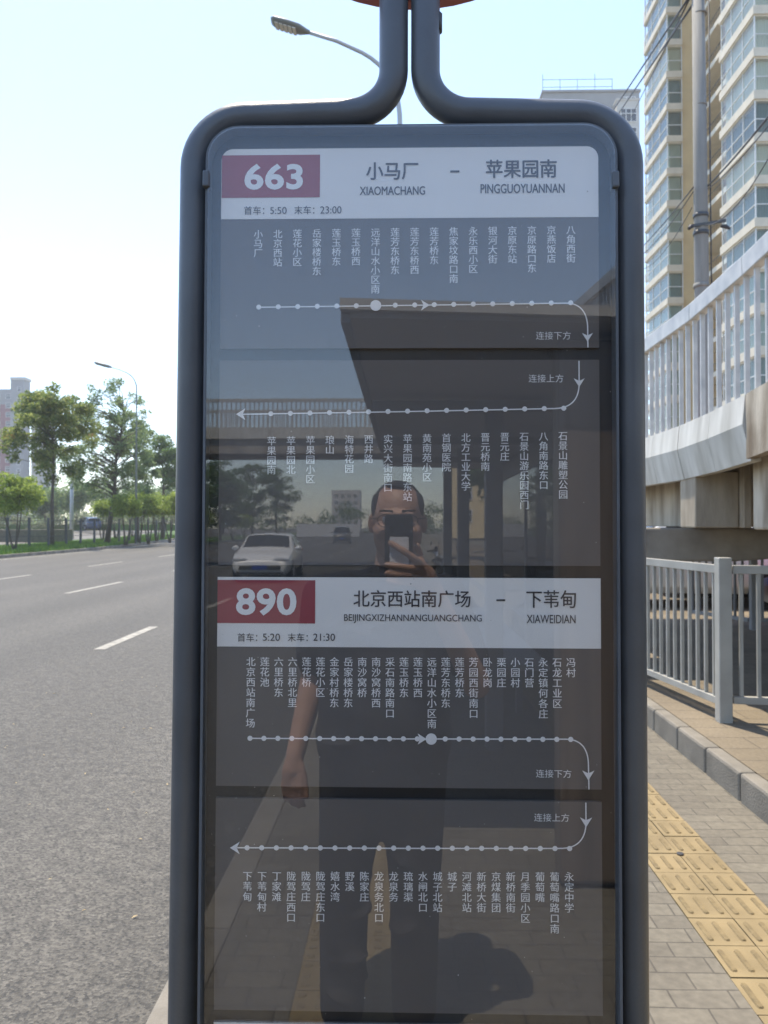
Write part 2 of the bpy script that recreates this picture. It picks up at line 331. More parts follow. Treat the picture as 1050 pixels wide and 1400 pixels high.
# ================================================================ SETTING
RZ = -0.13
struct('ground', sheet(-780, 780, -780, 780, -0.30), M['soil'])
RL = [(-260, -19.0), (-60, -19.2), (20, -19.4), (47, -19.5), (56, -20.0), (79, -23.0), (110, -28.5), (180, -46), (300, -84), (500, -160)]   # left kerb (Y, X)
def strip(pts_l, pts_r, z): 
    mb = MB(); n = len(pts_l)
    mb.add([(x, y, z) for y, x in pts_l] + [(x, y, z) for y, x in pts_r], [(i, i + n, i + 1 + n, i + 1) for i in range(n - 1)]); return mb
RR = [(-260, -0.8), (-60, -0.8), (20, -0.8), (47, -0.8), (56, -0.8), (79, -0.8), (110, -1.5), (180, -10), (300, -40), (500, -110)]
struct('road', strip(RL, RR, RZ), M['asphalt'])
lm = MB()
def dash(x, y0, y1, wd=0.15): lm.add([(x - wd / 2, y0, RZ + 0.004), (x + wd / 2, y0, RZ + 0.004), (x + wd / 2, y1, RZ + 0.004), (x - wd / 2, y1, RZ + 0.004)], [(0, 1, 2, 3)])
def pxline(a, b):          # a painted dash between two ground points
    d = (b - a).normalized(); n = Vector((-d.y, d.x, 0)) * 0.075
    lm.add([tuple(p) for p in (a - n, a + n, b + n, b - n)], [(0, 1, 2, 3)])
for k in range(-16, 14):
    for x in (-4.05, -8.1, -12.2):
        y0 = {-4.05: 10.0, -8.1: 9.6, -12.2: 12.6}[x] + k * 9.0 if x != -4.05 else 10.15 + k * 9.0
        if y0 < 75: dash(x - (0.15 if y0 > 30 else 0), y0 + .4, y0 + (2.75 if x == -4.05 else 4.2))
# edge line beside the median
for (ya, xa), (yb, xb) in zip(RL[:-1], RL[1:]):
    if yb <= 180: pxline(Vector((xa + 0.75, ya, RZ + 0.004)), Vector((xb + 0.75, yb, RZ + 0.004)))
struct('lane_marking', lm, M['line'])
# kerb between road and pavement
def kerb_run(x0, x1, z0, z1, y0, y1, step, name, bev=0.012):
    mb = MB(); y = y0
    while y < y1: mb.box(x0, x1, y + 0.004, y + step - 0.004, z0, z1); y += step
    return struct(name, mb, M['kerb'], bev)
kerb_run(-0.80, -0.665, -0.3, 0.004, -40, 60, 0.75, 'road_kerb')
struct('kerb_joint', MB().box(-0.79, -0.66, -40, 60, -0.3, -0.006), M['joint'])
kerb_run(1.90, 2.0, -0.3, 0.165, -40, 60, 0.5, 'plaza_kerb', 0.018)
struct('plaza_kerb_joint', MB().box(1.912, 2.0, -40, 60, -0.3, 0.150), M['joint'])
TX0, TX1 = 1.13, 1.49
BX0, BX1 = -0.36, 0.0
pv = MB()
pv.add([(-0.664, -40, 0), (BX0, -40, 0), (BX0, 60, 0), (-0.664, 60, 0)], [(0, 1, 2, 3)])
pv.add([(BX0, -6, 0), (BX0, -40, 0), (BX1, -40, 0), (BX1, -6, 0)], [(0, 1, 2, 3)])
pv.add([(BX0, 60, 0), (BX0, 0.66, 0), (BX1, 0.66, 0), (BX1, 60, 0)], [(0, 1, 2, 3)])
pv.add([(BX1, -40, 0), (TX0, -40, 0), (TX0, 60, 0), (BX1, 60, 0)], [(0, 1, 2, 3)])
pv.add([(TX1, -40, 0), (1.912, -40, 0), (1.912, 60, 0), (TX1, 60, 0)], [(0, 1, 2, 3)])
struct('pavement', pv, M['paver'])
# tactile strip with raised bars
tb = MB(); tj = MB(); bars = MB(); pitch = 0.205; wd = (TX1 - TX0) / 2
rnd = random.Random(4)
tj.add([(TX0, -12, -0.006), (TX1, -12, -0.006), (TX1, 45, -0.006), (TX0, 45, -0.006)], [(0, 1, 2, 3)])
for r in range(int(57 / pitch)):
    y = -12 + r * pitch
    for c in range(2):
        x = TX0 + c * wd; dz = rnd.uniform(-0.0015, 0.0015); tw = rnd.uniform(-0.0015, 0.0015)
        tb.box(x + 0.0022 + tw, x + wd - 0.0022 + tw, y + 0.0025, y + pitch - 0.0025, -0.03, 0.002 + dz)
        if y < 22:
            for k in range(3):
                cx = x + wd * (k + 0.5) / 3 + tw
                L0, L1 = y + 0.028, y + pitch - 0.028; hw = 0.0125
                out = [(cx - hw, L0 + hw), (cx - hw * 0.5, L0 + hw * 0.3), (cx + hw * 0.5, L0 + hw * 0.3), (cx + hw, L0 + hw), (cx + hw, L1 - hw), (cx + hw * 0.5, L1 - hw * 0.3), (cx - hw * 0.5, L1 - hw * 0.3), (cx - hw, L1 - hw)]
                vs = [(px_, py_, 0.0015 + dz) for px_, py_ in out] + [(cx + (px_ - cx) * 0.62, (L0 + L1) / 2 + (py_ - (L0 + L1) / 2) * 0.94, 0.0072 + dz) for px_, py_ in out]
                bars.add(vs, [(7, 6, 5, 4, 3, 2, 1, 0)[::-1]] * 0 + [tuple(range(8, 16))] + [(i, (i + 1) % 8, (i + 1) % 8 + 8, i + 8) for i in range(8)])
struct('tactile_paving', tb, M['tactile'], 0.0)
struct('tactile_bars', bars, M['tactile_bar'])
struct('tactile_joint', tj, M['joint'])
tb = MB(); y = -6.0
while y < 0.55:
    for c in range(2): tb.box(BX0 + c * 0.18 + 0.002, BX0 + c * 0.18 + 0.178, y + 0.002, y + 0.178, -0.03, 0.0)
    y += 0.18
struct('blister_paving', tb, M['tactile'])
dm = MB()
for i in range(int(6.55 / 0.06)):
    for j in range(6):
        cx = BX0 + 0.03 + j * 0.06; cy = -6 + 0.03 + i * 0.06
        ring = [(cx + 0.017 * math.cos(a * math.pi / 4), cy + 0.017 * math.sin(a * math.pi / 4), -0.001) for a in range(8)] + [(cx + 0.010 * math.cos(a * math.pi / 4), cy + 0.010 * math.sin(a * math.pi / 4), 0.005) for a in range(8)]
        dm.add(ring, [tuple(range(8, 16))] + [(k, (k + 1) % 8, (k + 1) % 8 + 8, k + 8) for k in range(8)])
struct('blister_domes', dm, M['tactile_bar'])
struct('plaza', sheet(1.999, 120, -60, 160, 0.160), M['plaza'])
# median, far carriageway
ML = [(y, x - 0.2) for y, x in RL]
mk = MB()
for (ya, xa), (yb, xb) in zip(RL[:-1], RL[1:]):
    n = 8
    for i in range(n):
        a = Vector((xa + (xb - xa) * i / n - 0.1, ya + (yb - ya) * i / n, -0.08)); b = Vector((xa + (xb - xa) * (i + 1) / n - 0.1, ya + (yb - ya) * (i + 1) / n, -0.08))
        mk.bar(a, b, 0.16, 0.22)
struct('median_kerb', mk, M['concrete_grey'])
MW = 7.0
md = MB(); n = len(RL)
md.add([(x - 0.18, y, 0.0) for y, x in RL] + [(x - MW, y, 0.14) for y, x in RL], [(i, i + n, i + 1 + n, i + 1) for i in range(n - 1)])
struct('median_lawn', md, M['lawn'])
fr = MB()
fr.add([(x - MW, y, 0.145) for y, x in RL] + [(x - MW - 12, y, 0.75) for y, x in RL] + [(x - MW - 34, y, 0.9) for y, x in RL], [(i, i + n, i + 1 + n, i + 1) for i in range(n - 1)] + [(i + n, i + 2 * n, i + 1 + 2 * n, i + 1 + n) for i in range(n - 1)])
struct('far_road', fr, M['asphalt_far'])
rg = random.Random(5); gb = MB()
for i in range(15000):
    y = 30 + 70 * rg.random() ** 1.2; k = [j for j in range(len(RL) - 1) if RL[j][0] <= y <= RL[j + 1][0]][0]
    t = (y - RL[k][0]) / (RL[k + 1][0] - RL[k][0]); xe = RL[k][1] + (RL[k + 1][1] - RL[k][1]) * t
    dx_ = rg.uniform(0.25, 5.0); x = xe - dx_; h = rg.uniform(0.08, 0.26); a = rg.uniform(0, 3.14); c = 0.05; z = 0.02 * dx_
    gb.add([(x - c * math.cos(a), y - c * math.sin(a), z), (x + c * math.cos(a), y + c * math.sin(a), z), (x + rg.uniform(-.08, .08), y, z + h)], [(0, 1, 2)])
tag(gb.build('grass', M['grass']), 'short bright green grass along the median kerb', kind='stuff')

rl = random.Random(12); lb_ = MB()
for i in range(70):
    x = rl.uniform(-3.6, -0.85); y = rl.uniform(2.3, 9); a = rl.uniform(0, 3.14); L_ = rl.uniform(.008, .018); W_ = L_ * .35; z0 = RZ + .006
    lb_.add([(x - L_ * math.cos(a), y - L_ * math.sin(a), z0), (x + W_ * math.sin(a), y - W_ * math.cos(a), z0 + .004), (x + L_ * math.cos(a), y + L_ * math.sin(a), z0 + .002), (x - W_ * math.sin(a), y + W_ * math.cos(a), z0 + .004)], [(0, 1, 2, 3)])
tag(lb_.build('leaf_litter', mat('dry_leaf', (0.42, 0.33, 0.18), 0.8)), 'pale dry leaf bits scattered on the near asphalt', kind='stuff')

# ================================================================ BUS STOP SIGN
SR = Matrix.Rotation(R_(-0.0716), 3, 'Z') @ Matrix.Rotation(R_(-0.9078), 3, 'X') @ Matrix.Rotation(R_(0.1388), 3, 'Y')
SO = Vector((0.0098, 1.05, H)); SB = 1.56
sign = thing('bus_stop_sign', 'slate grey tubular bus stop sign with glazed route posters for 663 and 890', 'bus stop sign')
sign.matrix_world = Matrix.Translation(SO + SR @ Vector((0, 0, -SB))) @ SR.to_4x4()
CR = cam.rotation_euler.to_matrix()
def S(px, py, depth=0.0):     # spot of the photograph on the sign's own plane -> sign coordinates
    d = SR.transposed() @ (CR @ Vector(((px - 525) / FPX, -(py - 700) / FPX, -1))); o = SR.transposed() @ (Vector((0, 0, H)) - SO)
    t = (depth - o.y) / d.y; p = o + d * t; return Vector((p.x, depth, p.z + SB))
U = 1.05 / FPX
def fillet(pts, rad, n=10):
    out = [pts[0]]
    for i in range(1, len(pts) - 1):
        p = pts[i]; a = (pts[i - 1] - p); b = (pts[i + 1] - p); r = rad[i - 1]
        ang = a.angle(b); t = r / math.tan(ang / 2); a.normalize(); b.normalize()
        c = p + (a + b).normalized() * (r / math.sin(ang / 2)); s0 = p + a * t - c; s1 = p + b * t - c
        th = s0.angle(s1)
        for k in range(n + 1): out.append(c + (s0 * math.sin((1 - k / n) * th) + s1 * math.sin(k / n * th)) / math.sin(th))
    out.append(pts[-1]); return out
TD = 0.012
tr_ = 20.3 * U
def tube_side(px_lo, px_mid, px_up, ytop, name):
    lo = S(px_lo, 1350, TD); mid = S(px_mid, 500, TD)
    base = mid + (lo - mid) * ((mid.z - (-0.02)) / (mid.z - lo.z)); base.z = -0.02; top = S(px_up, -560, TD); base.y = TD; top.y = TD
    hz = S(px_up, ytop, TD).z; cu = S(px_up, ytop, TD).x
    k = (hz - mid.z) / (mid.z - lo.z); cx = mid.x + (mid.x - lo.x) * k
    pts = [base, Vector((cx, TD, hz - 0.004)), Vector((cu, TD, hz + 0.004)), Vector((cu, TD, top.z))]
    return MB().tube(fillet(pts, [72 * U, 62 * U], 12), tr_, 28).build(name, M['tube'], sign)
tube_side(251, 263, 538, 158, 'frame_tube')
tube_side(866, 860.5, 581.5, 158, 'frame_tube')
def rrect(x0, x1, z0, z1, r, n=8, rb=None):
    rb = r if rb is None else rb
    return arc(x1 - rb, z0 + rb, rb, -90, 0, n) + arc(x1 - r, z1 - r, r, 0, 90, n) + arc(x0 + r, z1 - r, r, 90, 180, n) + arc(x0 + rb, z0 + rb, rb, 180, 270, n)
dl = (S(283, 700).x + S(280, 500).x) / 2 ; dl = S(282.5, 500).x; dr = S(841.5, 500).x; dt = S(560, 178).z
DB = 0.42
MB().prism(rrect(dl, dr, DB, dt, 46 * U, 10), 0.006, 0.055).build('cabinet', M['door_black'], sign, 0.002)
# narrow metal rim round the glazed door
rim = MB(); o1 = rrect(dl, dr, DB, dt, 46 * U, 10); o2 = rrect(dl + 0.0035, dr - 0.0035, DB + 0.0035, dt - 0.0035, 43 * U, 10); nn = len(o1)
vs = [(x, -0.016, z) for x, z in o1] + [(x, -0.016, z) for x, z in o2] + [(x, 0.0058, z) for x, z in o1] + [(x, 0.0058, z) for x, z in o2]
fs = []
for i in range(nn):
    j = (i + 1) % nn; fs += [(i, j, j + nn, i + nn), (i, i + 2 * nn, j + 2 * nn, j), (i + nn, j + nn, j + 3 * nn, i + 3 * nn)]
rim.add(vs, fs); rim.build('door_rim', M['tube'], sign)
# posters
PW = 0.5071 / 2
z = lambda v: v + SB
rowsz = [0.50662, 0.23481, 0.21876, -0.05529, -0.07151, -0.34718, -0.36326, -0.63773]
hdr = [0.41060, -0.16371]
def text_data(txt, offset=0.0, line=1.0, space=1.0, align='CENTER'):
    cu = bpy.data.curves.new('t', 'FONT'); cu.body = txt; cu.align_x = align; cu.space_line = line; cu.space_character = space
    cu.offset = offset; cu.resolution_u = 4; cu.size = 1
    o = bpy.data.objects.new('t', cu); COL.objects.link(o)
    dg = bpy.context.evaluated_depsgraph_get(); ev = o.evaluated_get(dg); me = ev.to_mesh()
    v = np.array([p.co[:] for p in me.vertices]) if len(me.vertices) else np.zeros((0, 3)); f = [tuple(p.vertices) for p in me.polygons]
    ev.to_mesh_clear(); bpy.data.objects.remove(o); bpy.data.curves.remove(cu); return v, f
v0, _ = text_data('国'); EMH = v0[:, 1].max() - v0[:, 1].min(); EMB = v0[:, 1].min(); EMW = v0[:, 0].max() - v0[:, 0].min()
def put_fit(mb, txt, x0, y0, x1, y1, y, offset=0.0, space=1.0, bold=0.0):       # fit the lettering into the box it fills on the poster
    v, f = text_data(txt, offset, 1.0, space); a = S((x0 + x1) / 2, y1); 
    L = S(x0, (y0 + y1) / 2).x; Rr = S(x1, (y0 + y1) / 2).x; B = S((x0 + x1) / 2, y1).z; T = S((x0 + x1) / 2, y0).z
    mn = v.min(0); mx = v.max(0)
    p = [(L + (q[0] - mn[0]) / (mx[0] - mn[0]) * (Rr - L), y, B + (q[1] - mn[1]) / (mx[1] - mn[1]) * (T - B)) for q in v]
    if not bold: mb.add(p, f)
    else:      # heavier strokes: the same outline printed again a hair to each side
        for k, (dx, dz_) in enumerate(((-1, 0), (1, 0), (0, .7), (0, -.7))): mb.add([(a_[0] + dx * bold * U, a_[1] - k * 2e-6, a_[2] + dz_ * bold * U) for a_ in p], f)
def put_em(mb, txt, cx, ytop, em_px, y, offset=0.0, pitch_px=None, sx=1.0):   # stacked characters hung from ytop
    c = S(cx, ytop); s = em_px * U / EMW; pitch = (pitch_px or em_px) * U
    for i, ch in enumerate(txt):
        v, f = GL(ch, offset)
        for k in (-1, 1): mb.add([(c.x + q[0] * s * sx + k * 0.13 * U, y - (k + 1) * 1e-6, c.z - i * pitch + (q[1] - EMB - EMH) * s) for q in v], f)
_gl = {}
def GL(ch, off):
    if (ch, off) not in _gl:
        v, f = text_data(ch, off); _gl[(ch, off)] = (v, f)
    return _gl[(ch, off)]
def disc(mb, p, r, y, n=20):
    mb.add([(p.x + r * math.cos(2 * math.pi * k / n), y, p.z + r * math.sin(2 * math.pi * k / n)) for k in range(n)], [tuple(range(n))])
def poly_line(mb, pts, wd, y):
    vs = []; n = len(pts)
    for i, p in enumerate(pts):
        d = (pts[min(i + 1, n - 1)] - pts[max(i - 1, 0)]).normalized(); nn_ = Vector((-d.z, 0, d.x)) * wd / 2
        vs += [(p.x - nn_.x, y, p.z - nn_.z), (p.x + nn_.x, y, p.z + nn_.z)]
    mb.add(vs, [(2 * i, 2 * i + 1, 2 * i + 3, 2 * i + 2) for i in range(n - 1)])
def arrow(mb, px, py, ang, size, y):      # swept arrow head, ang 0 = to the right
    c = S(px, py); k = size * U
    for q in ([(-0.45, 0.75), (0.75, 0.0), (-0.1, 0.0)], [(-0.1, 0.0), (0.75, 0.0), (-0.45, -0.75)]):
        pp = []
        for a, b in q:
            ca, sa = math.cos(R_(ang)), math.sin(R_(ang)); pp.append((c.x + (a * ca - b * sa) * k, y, c.z + (a * sa + b * ca) * k))
        mb.add(pp, [(0, 1, 2)])
def qbez(a, b, c, n=14): return [a * (1 - t) ** 2 + b * 2 * t * (1 - t) + c * t * t for t in [i / n for i in range(n + 1)]]
LY = -0.0014
def poster(zt, zb, rt=0.0, head=None):
    if rt: poly = [(-PW, z(zb)), (PW, z(zb))] + arc(PW - rt, z(zt) - rt, rt, 0, 90, 6) + arc(-PW + rt, z(zt) - rt, rt, 90, 180, 6)
    else: poly = [(-PW, z(zb)), (PW, z(zb)), (PW, z(zt)), (-PW, z(zt))]
    p = MB().prism(poly, 0.0, 0.0059).build('route_poster', M['poster_dark'], sign)
    if head is not None:
        if rt: hp = [(-PW, z(head)), (PW, z(head))] + arc(PW - rt, z(zt) - rt, rt, 0, 90, 6) + arc(-PW + rt, z(zt) - rt, rt, 90, 180, 6)
        else: hp = [(-PW, z(head)), (PW, z(head)), (PW, z(zt)), (-PW, z(zt))]
        MB().prism(hp, -0.0006, 0.003).build('header_strip', M['poster_white'], p)
    return p
P1 = poster(rowsz[0], rowsz[1], 16 * U, hdr[0]); P1['label'] = 'upper poster of route 663 with white header'
P2 = poster(rowsz[2], rowsz[3]); P2['label'] = 'lower poster of route 663, dark throughout'
P3 = poster(rowsz[4], rowsz[5], 0, hdr[1]); P3['label'] = 'upper poster of route 890 with white header'
P4 = poster(rowsz[6], rowsz[7]); P4['label'] = 'lower poster of route 890, dark throughout'
P5 = poster(-0.6535, -1.02, 0, -0.75); P5['label'] = 'bottom poster cut off by the photograph with white header'
def numbox(par, x0, y0, x1, y1, txt, tx):
    a = S(x0, (y0 + y1) / 2); b = S(x1, (y0 + y1) / 2); t = S((x0 + x1) / 2, y0).z; bb = S((x0 + x1) / 2, y1).z
    MB().add([(max(a.x, -PW + 0.0001), -0.0011, bb), (b.x, -0.0011, bb), (b.x, -0.0011, t), (max(a.x, -PW + 0.0001), -0.0011, t)], [(0, 1, 2, 3)]).build('number_box', M['poster_red'], par)
    mb = MB(); put_fit(mb, txt, *tx, -0.0016, 0.030, 1.04); mb.build('route_number', M['ink_white'], par)
numbox(P1, 303.5, 212.5, 437.5, 270.5, '663', (334.5, 224.5, 414.5, 260))
numbox(P3, 297, 793, 431, 852, '890', (323, 804, 405.5, 841.5))
def letters(par, name, items, bold=0.0, m='ink', y=LY):
    for it in items:
        mb = MB(); put_fit(mb, *it, y, 0.0, 1.0, bold); mb.build(name, M[m], par)
letters(P1, 'terminus_name', [('小马厂', 501, 222.5, 571.5, 246), ('苹果园南', 664.5, 219, 760.5, 243.5)], 0.42)
letters(P1, 'terminus_spelling', [('XIAOMACHANG', 492, 255.5, 581, 267), ('PINGGUOYUANNAN', 657, 252, 771.5, 264.5)], 0.18)
letters(P1, 'departure_time', [('首车：', 334, 282.5, 361.5, 294), ('5:50', 369.5, 283.5, 392, 293), ('末车：', 402.5, 282, 430, 293.5), ('23:00', 438, 282.5, 467, 292.5)])
hk = MB(); poly_line(hk, [S(615.5, 235), S(628, 234.8)], 2.6 * U, LY); hk.build('dash', M['ink'], P1)
letters(P3, 'terminus_name', [('北京西站南广场', 483.5, 807, 643, 830), ('下苇甸', 719.5, 807, 787, 831)], 0.22)
letters(P3, 'terminus_spelling', [('BEIJINGXIZHANNANGUANGCHANG', 470.5, 840, 658.5, 852), ('XIAWEIDIAN', 720, 840.5, 786.5, 852)], 0.04)
letters(P3, 'departure_time', [('首车：', 325, 865.5, 352, 877), ('5:20', 359.5, 866, 383, 876), ('末车：', 393.5, 865.5, 421, 877), ('21:30', 428.5, 866, 458, 876)])
hk = MB(); poly_line(hk, [S(678.5, 820.5), S(690.5, 820.5)], 2.4 * U, LY); hk.build('dash', M['ink'], P3)
def stations(par, names, x0, y0, x1, y1, em, pitch):
    n = len(names)
    for i, nm in enumerate(names):
        mb = MB(); put_em(mb, nm, x0 + (x1 - x0) * i / (n - 1), y0 + (y1 - y0) * i / (n - 1), em, -0.0008, 0.0, pitch); mb.build('station_name', M['ink_white'], par)
A1 = '小马厂 北京西站 莲花小区 岳家楼桥东 莲玉桥东 莲玉桥西 远洋山水小区南 莲芳东桥东 莲芳东桥西 莲芳桥东 焦家坟路口南 永乐西小区 银河大街 京原东站 京原路口东 京燕饭店 八角西街'.split()
A2 = '苹果园南 苹果园北 苹果园小区 琅山 海特花园 西井路 实兴大街南口 苹果园南路东站 黄南苑小区 首钢医院 北方工业大学 晋元桥南 晋元庄 石景山游乐园西门 八角南路东口 石景山雕塑公园'.split()
A3 = '北京西站南广场 莲花池 六里桥东 六里桥北里 莲花桥 莲花小区 金家村桥东 岳家楼桥东 南沙窝桥 南沙窝桥西 采石南路南口 莲玉桥东 莲玉桥西 远洋山水小区南 莲芳东桥东 莲芳桥东 芳园西街南口 卧龙岗 栗园庄 小园村 石门营 永定镇何各庄 石龙工业区 冯村'.split()
A4 = '下苇甸 下苇甸村 丁家滩 陇驾庄西口 陇驾庄 陇驾庄东口 嬉水湾 野溪 陈家庄 龙泉务北口 龙泉务 琉璃渠 水闸北口 城子北站 城子 河滩北站 新桥大街 京煤集团 新桥南街 月季园小区 葡萄嘴 葡萄嘴路口南 永定中学'.split()
LN = -0.0009; DN = -0.0013
stations(P1, A1, 353.3, 315.2, 780.3, 309.0, 10.9, 13.15); letters(P1, 'direction_note', [('连接下方', 732.5, 453.5, 780, 464.5)], 0, 'ink_white', -0.0008)
stations(P2, A2, 371.5, 597.6, 769.5, 590.6, 10.9, 13.3); letters(P2, 'direction_note', [('连接上方', 722.5, 512, 770, 523)], 0, 'ink_white', -0.0008)
stations(P3, A3, 343.2, 898.9, 780.5, 899.8, 11.0, 13.85); letters(P3, 'direction_note', [('连接下方', 732.5, 1052, 781, 1063)], 0, 'ink_white', -0.0008)
stations(P4, A4, 338.5, 1191.6, 778, 1192.6, 11.0, 13.75); letters(P4, 'direction_note', [('连接上方', 730, 1112, 778, 1123)], 0, 'ink_white', -0.0008)
def route(par, x0, y0, x1, y1, n, curve, arrows, big=None):
    mb = MB(); lw = 1.7 * U
    poly_line(mb, curve, lw, LN)
    for i in range(n):
        if big != i: disc(mb, S(x0 + (x1 - x0) * i / (n - 1), y0 + (y1 - y0) * i / (n - 1)), 3.5 * U, DN - i * 1e-6)
        else: disc(mb, S(x0 + (x1 - x0) * i / (n - 1), y0 + (y1 - y0) * i / (n - 1)), 7.6 * U, DN - 1e-4, 28)
    for a in arrows: arrow(mb, *a, DN - 2e-4)
    mb.build('route_line', M['ink_white'], par)
route(P1, 354, 420.2, 780, 414.3, 17, [S(354, 420.4), S(600, 417.2), S(766, 414.8)] + qbez(S(772, 414.7), S(803, 414), S(803.3, 450)) + [S(803.6, 475.3)], [(580, 417.6, 0, 10), (802.8, 460, -90, 10)], 6)
route(P2, 370.5, 565.8, 770.5, 558.3, 16, [S(327, 566.6), S(560, 562.8), S(752, 558.8)] + qbez(S(758, 558.7), S(791, 558), S(791.6, 525)) + [S(791.4, 493.5)], [(331, 566.5, 180, 11), (791.5, 522, -90, 10)])
route(P3, 342, 1009, 780, 1010.6, 24, [S(342, 1009.2), S(560, 1010), S(768, 1010.4)] + qbez(S(774, 1010.4), S(804, 1011), S(804.3, 1046)) + [S(805, 1079)], [(575.5, 1010, 0, 10), (804, 1058, -90, 11)], None)
bd = MB(); disc(bd, S(589.5, 1010), 7.6 * U, DN - 3e-4, 28); bd.build('stop_mark', M['ink_white'], P3)
route(P4, 338, 1158.5, 778.5, 1159.6, 23, [S(320, 1158.6), S(560, 1159.5), S(762, 1159.6)] + qbez(S(766, 1159.6), S(801, 1159.6), S(801, 1123)) + [S(800.7, 1097)], [(323, 1158.6, 180, 11), (800.9, 1122, -90, 11)])
# glass pane (a shade off the poster plane) and its clips
gp = MB().prism(rrect(dl + 0.004, dr - 0.004, DB + 0.004, dt - 0.004, 43 * U, 10), -0.0005, 0.0005).xf(Matrix.Translation((0, 0, -1.5))).build('glass_pane', M['glass'], sign)
gp.location = (0, -0.0125, 1.5); gp.rotation_euler = (R_(0.80), 0, 0)
rd = random.Random(21); du = MB()
for i in range(150):
    x_, z_ = rd.uniform(dl + .01, dr - .01), rd.uniform(.75, dt - .01) - 1.5; r_ = rd.uniform(.00025, .0007) * (1.8 if rd.random() < .1 else 1); a = rd.uniform(0, 3.1); e_ = rd.uniform(.4, 1)
    du.add([(x_ + r_ * math.cos(a + t) * (1 if k % 2 else e_), -.0007, z_ + r_ * math.sin(a + t)) for k, t in enumerate((0, 1.05, 2.1, 3.14, 4.2, 5.24))], [tuple(range(6))])
du = du.build('dust_specks', mat('pale_dust', (0.45, 0.43, 0.40), 0.9), gp); du['kind'] = 'stuff'
for px_, py_ in ((287, 254), (836, 255)):
    c = S(px_, py_); MB().box(c.x - 0.0045, c.x + 0.0045, -0.024, -0.006, c.z - 0.011, c.z + 0.011).build('glass_clip', M['tube'], sign, 0.002)
# round red stop disc on top
dc = S(569, -303); dR = 291 * U
d_ = MB(); nn = 64
for yy in (0.040, 0.062): d_.v += [(dc.x + dR * math.cos(2 * math.pi * k / nn), yy, dc.z + dR * math.sin(2 * math.pi * k / nn)) for k in range(nn)]
d_.f = [tuple(range(nn)), tuple(range(2 * nn - 1, nn - 1, -1))] + [(k, (k + 1) % nn, (k + 1) % nn + nn, k + nn) for k in range(nn)]; d_.sm = [False] * len(d_.f)
d_.build('stop_disc', M['red_disc'], sign, 0.003)
bolt = S(601, 24); MB().tube([(bolt.x - 0.004, TD, bolt.z + 0.012), (bolt.x - 0.004, TD, bolt.z - 0.012)], 0.0085, 10).build('bolt', M['steel_dark'], sign)
MB().box(-0.33, 0.33, -0.06, 0.09, -0.025, 0.012).build('base_plate', M['steel_dark'], sign, 0.004)

q = wp(930, 1167, 4); q = Vector((0, 0, H)) + (q - Vector((0, 0, H))) * (H - .006) / (H - q.z)
tag(MB().tube([(q.x, q.y, .003), (q.x, q.y, .009)], .017, 18).build('bottle_cap', M['cable'], None, .003), 'small dark round cap lying on the yellow tactile tiles', 'cap')

# ================================================================ FENCE on the plaza
def fence_run(root, a, b, z0, z1, spacing, barw, name='railing_panel', m='fence', skip=0.0):
    a = Vector(a); b = Vector(b); d = (b - a).normalized(); L = (b - a).length; mb = MB()
    mb.bar(a + Vector((0, 0, z1 - 0.03)), b + Vector((0, 0, z1 - 0.03)), 0.045, 0.06); mb.bar(a + Vector((0, 0, z0 + 0.025)), b + Vector((0, 0, z0 + 0.025)), 0.045, 0.05)
    n = int((L - 2 * skip) / spacing)
    for i in range(n):
        p = a + d * (skip + spacing * (i + 0.5)); mb.bar(p + Vector((0, 0, z0 + 0.05)), p + Vector((0, 0, z1 - 0.06)), barw, barw, (1, 0, 0) if abs(d.x) < abs(d.y) else (0, 1, 0))
    return mb.build(name, M[m], root, 0.003)
PB = Vector((2.285, 5.66, 0)); PL = Vector((1.99, 7.75, 0)); PR = Vector((4.6, 5.40, 0))
fn = thing('railing_fence', 'pale grey metal bar fence with square post on the sandy plaza', 'fence', (0, 0, 0.16))
dl_ = (PL - PB).normalized(); dr_ = (PR - PB).normalized(); PL2 = PL + dl_ * 6
def post(p, h=1.16, s=0.092): return MB().box(p.x - s / 2, p.x + s / 2, p.y - s / 2, p.y + s / 2, -0.01, h).build('post', M['fence'], fn, 0.006)
post(PB); post(PL); post(PR); post(PL2 - dl_ * 3.9)
fence_run(fn, PB + dl_ * 0.06, PL - dl_ * 0.06, 0.11, 1.105, 0.118, 0.025)
fence_run(fn, PL + dl_ * 0.06, PL + dl_ * 2.0, 0.11, 1.105, 0.118, 0.025)
fence_run(fn, PB + dr_ * 0.06, PR - dr_ * 0.06, 0.13, 1.105, 0.118, 0.025)
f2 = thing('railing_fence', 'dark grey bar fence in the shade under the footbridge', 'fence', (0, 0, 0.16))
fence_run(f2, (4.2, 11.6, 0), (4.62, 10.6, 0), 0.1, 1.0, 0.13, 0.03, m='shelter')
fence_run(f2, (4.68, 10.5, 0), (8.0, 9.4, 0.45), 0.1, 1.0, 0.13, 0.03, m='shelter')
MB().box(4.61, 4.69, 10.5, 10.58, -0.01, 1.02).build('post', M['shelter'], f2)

# ================================================================ FOOTBRIDGE
fb = thing('footbridge', 'concrete footbridge ramp with pale metal railing above the plaza', 'footbridge')
BX = 2.40; DW = 4.3
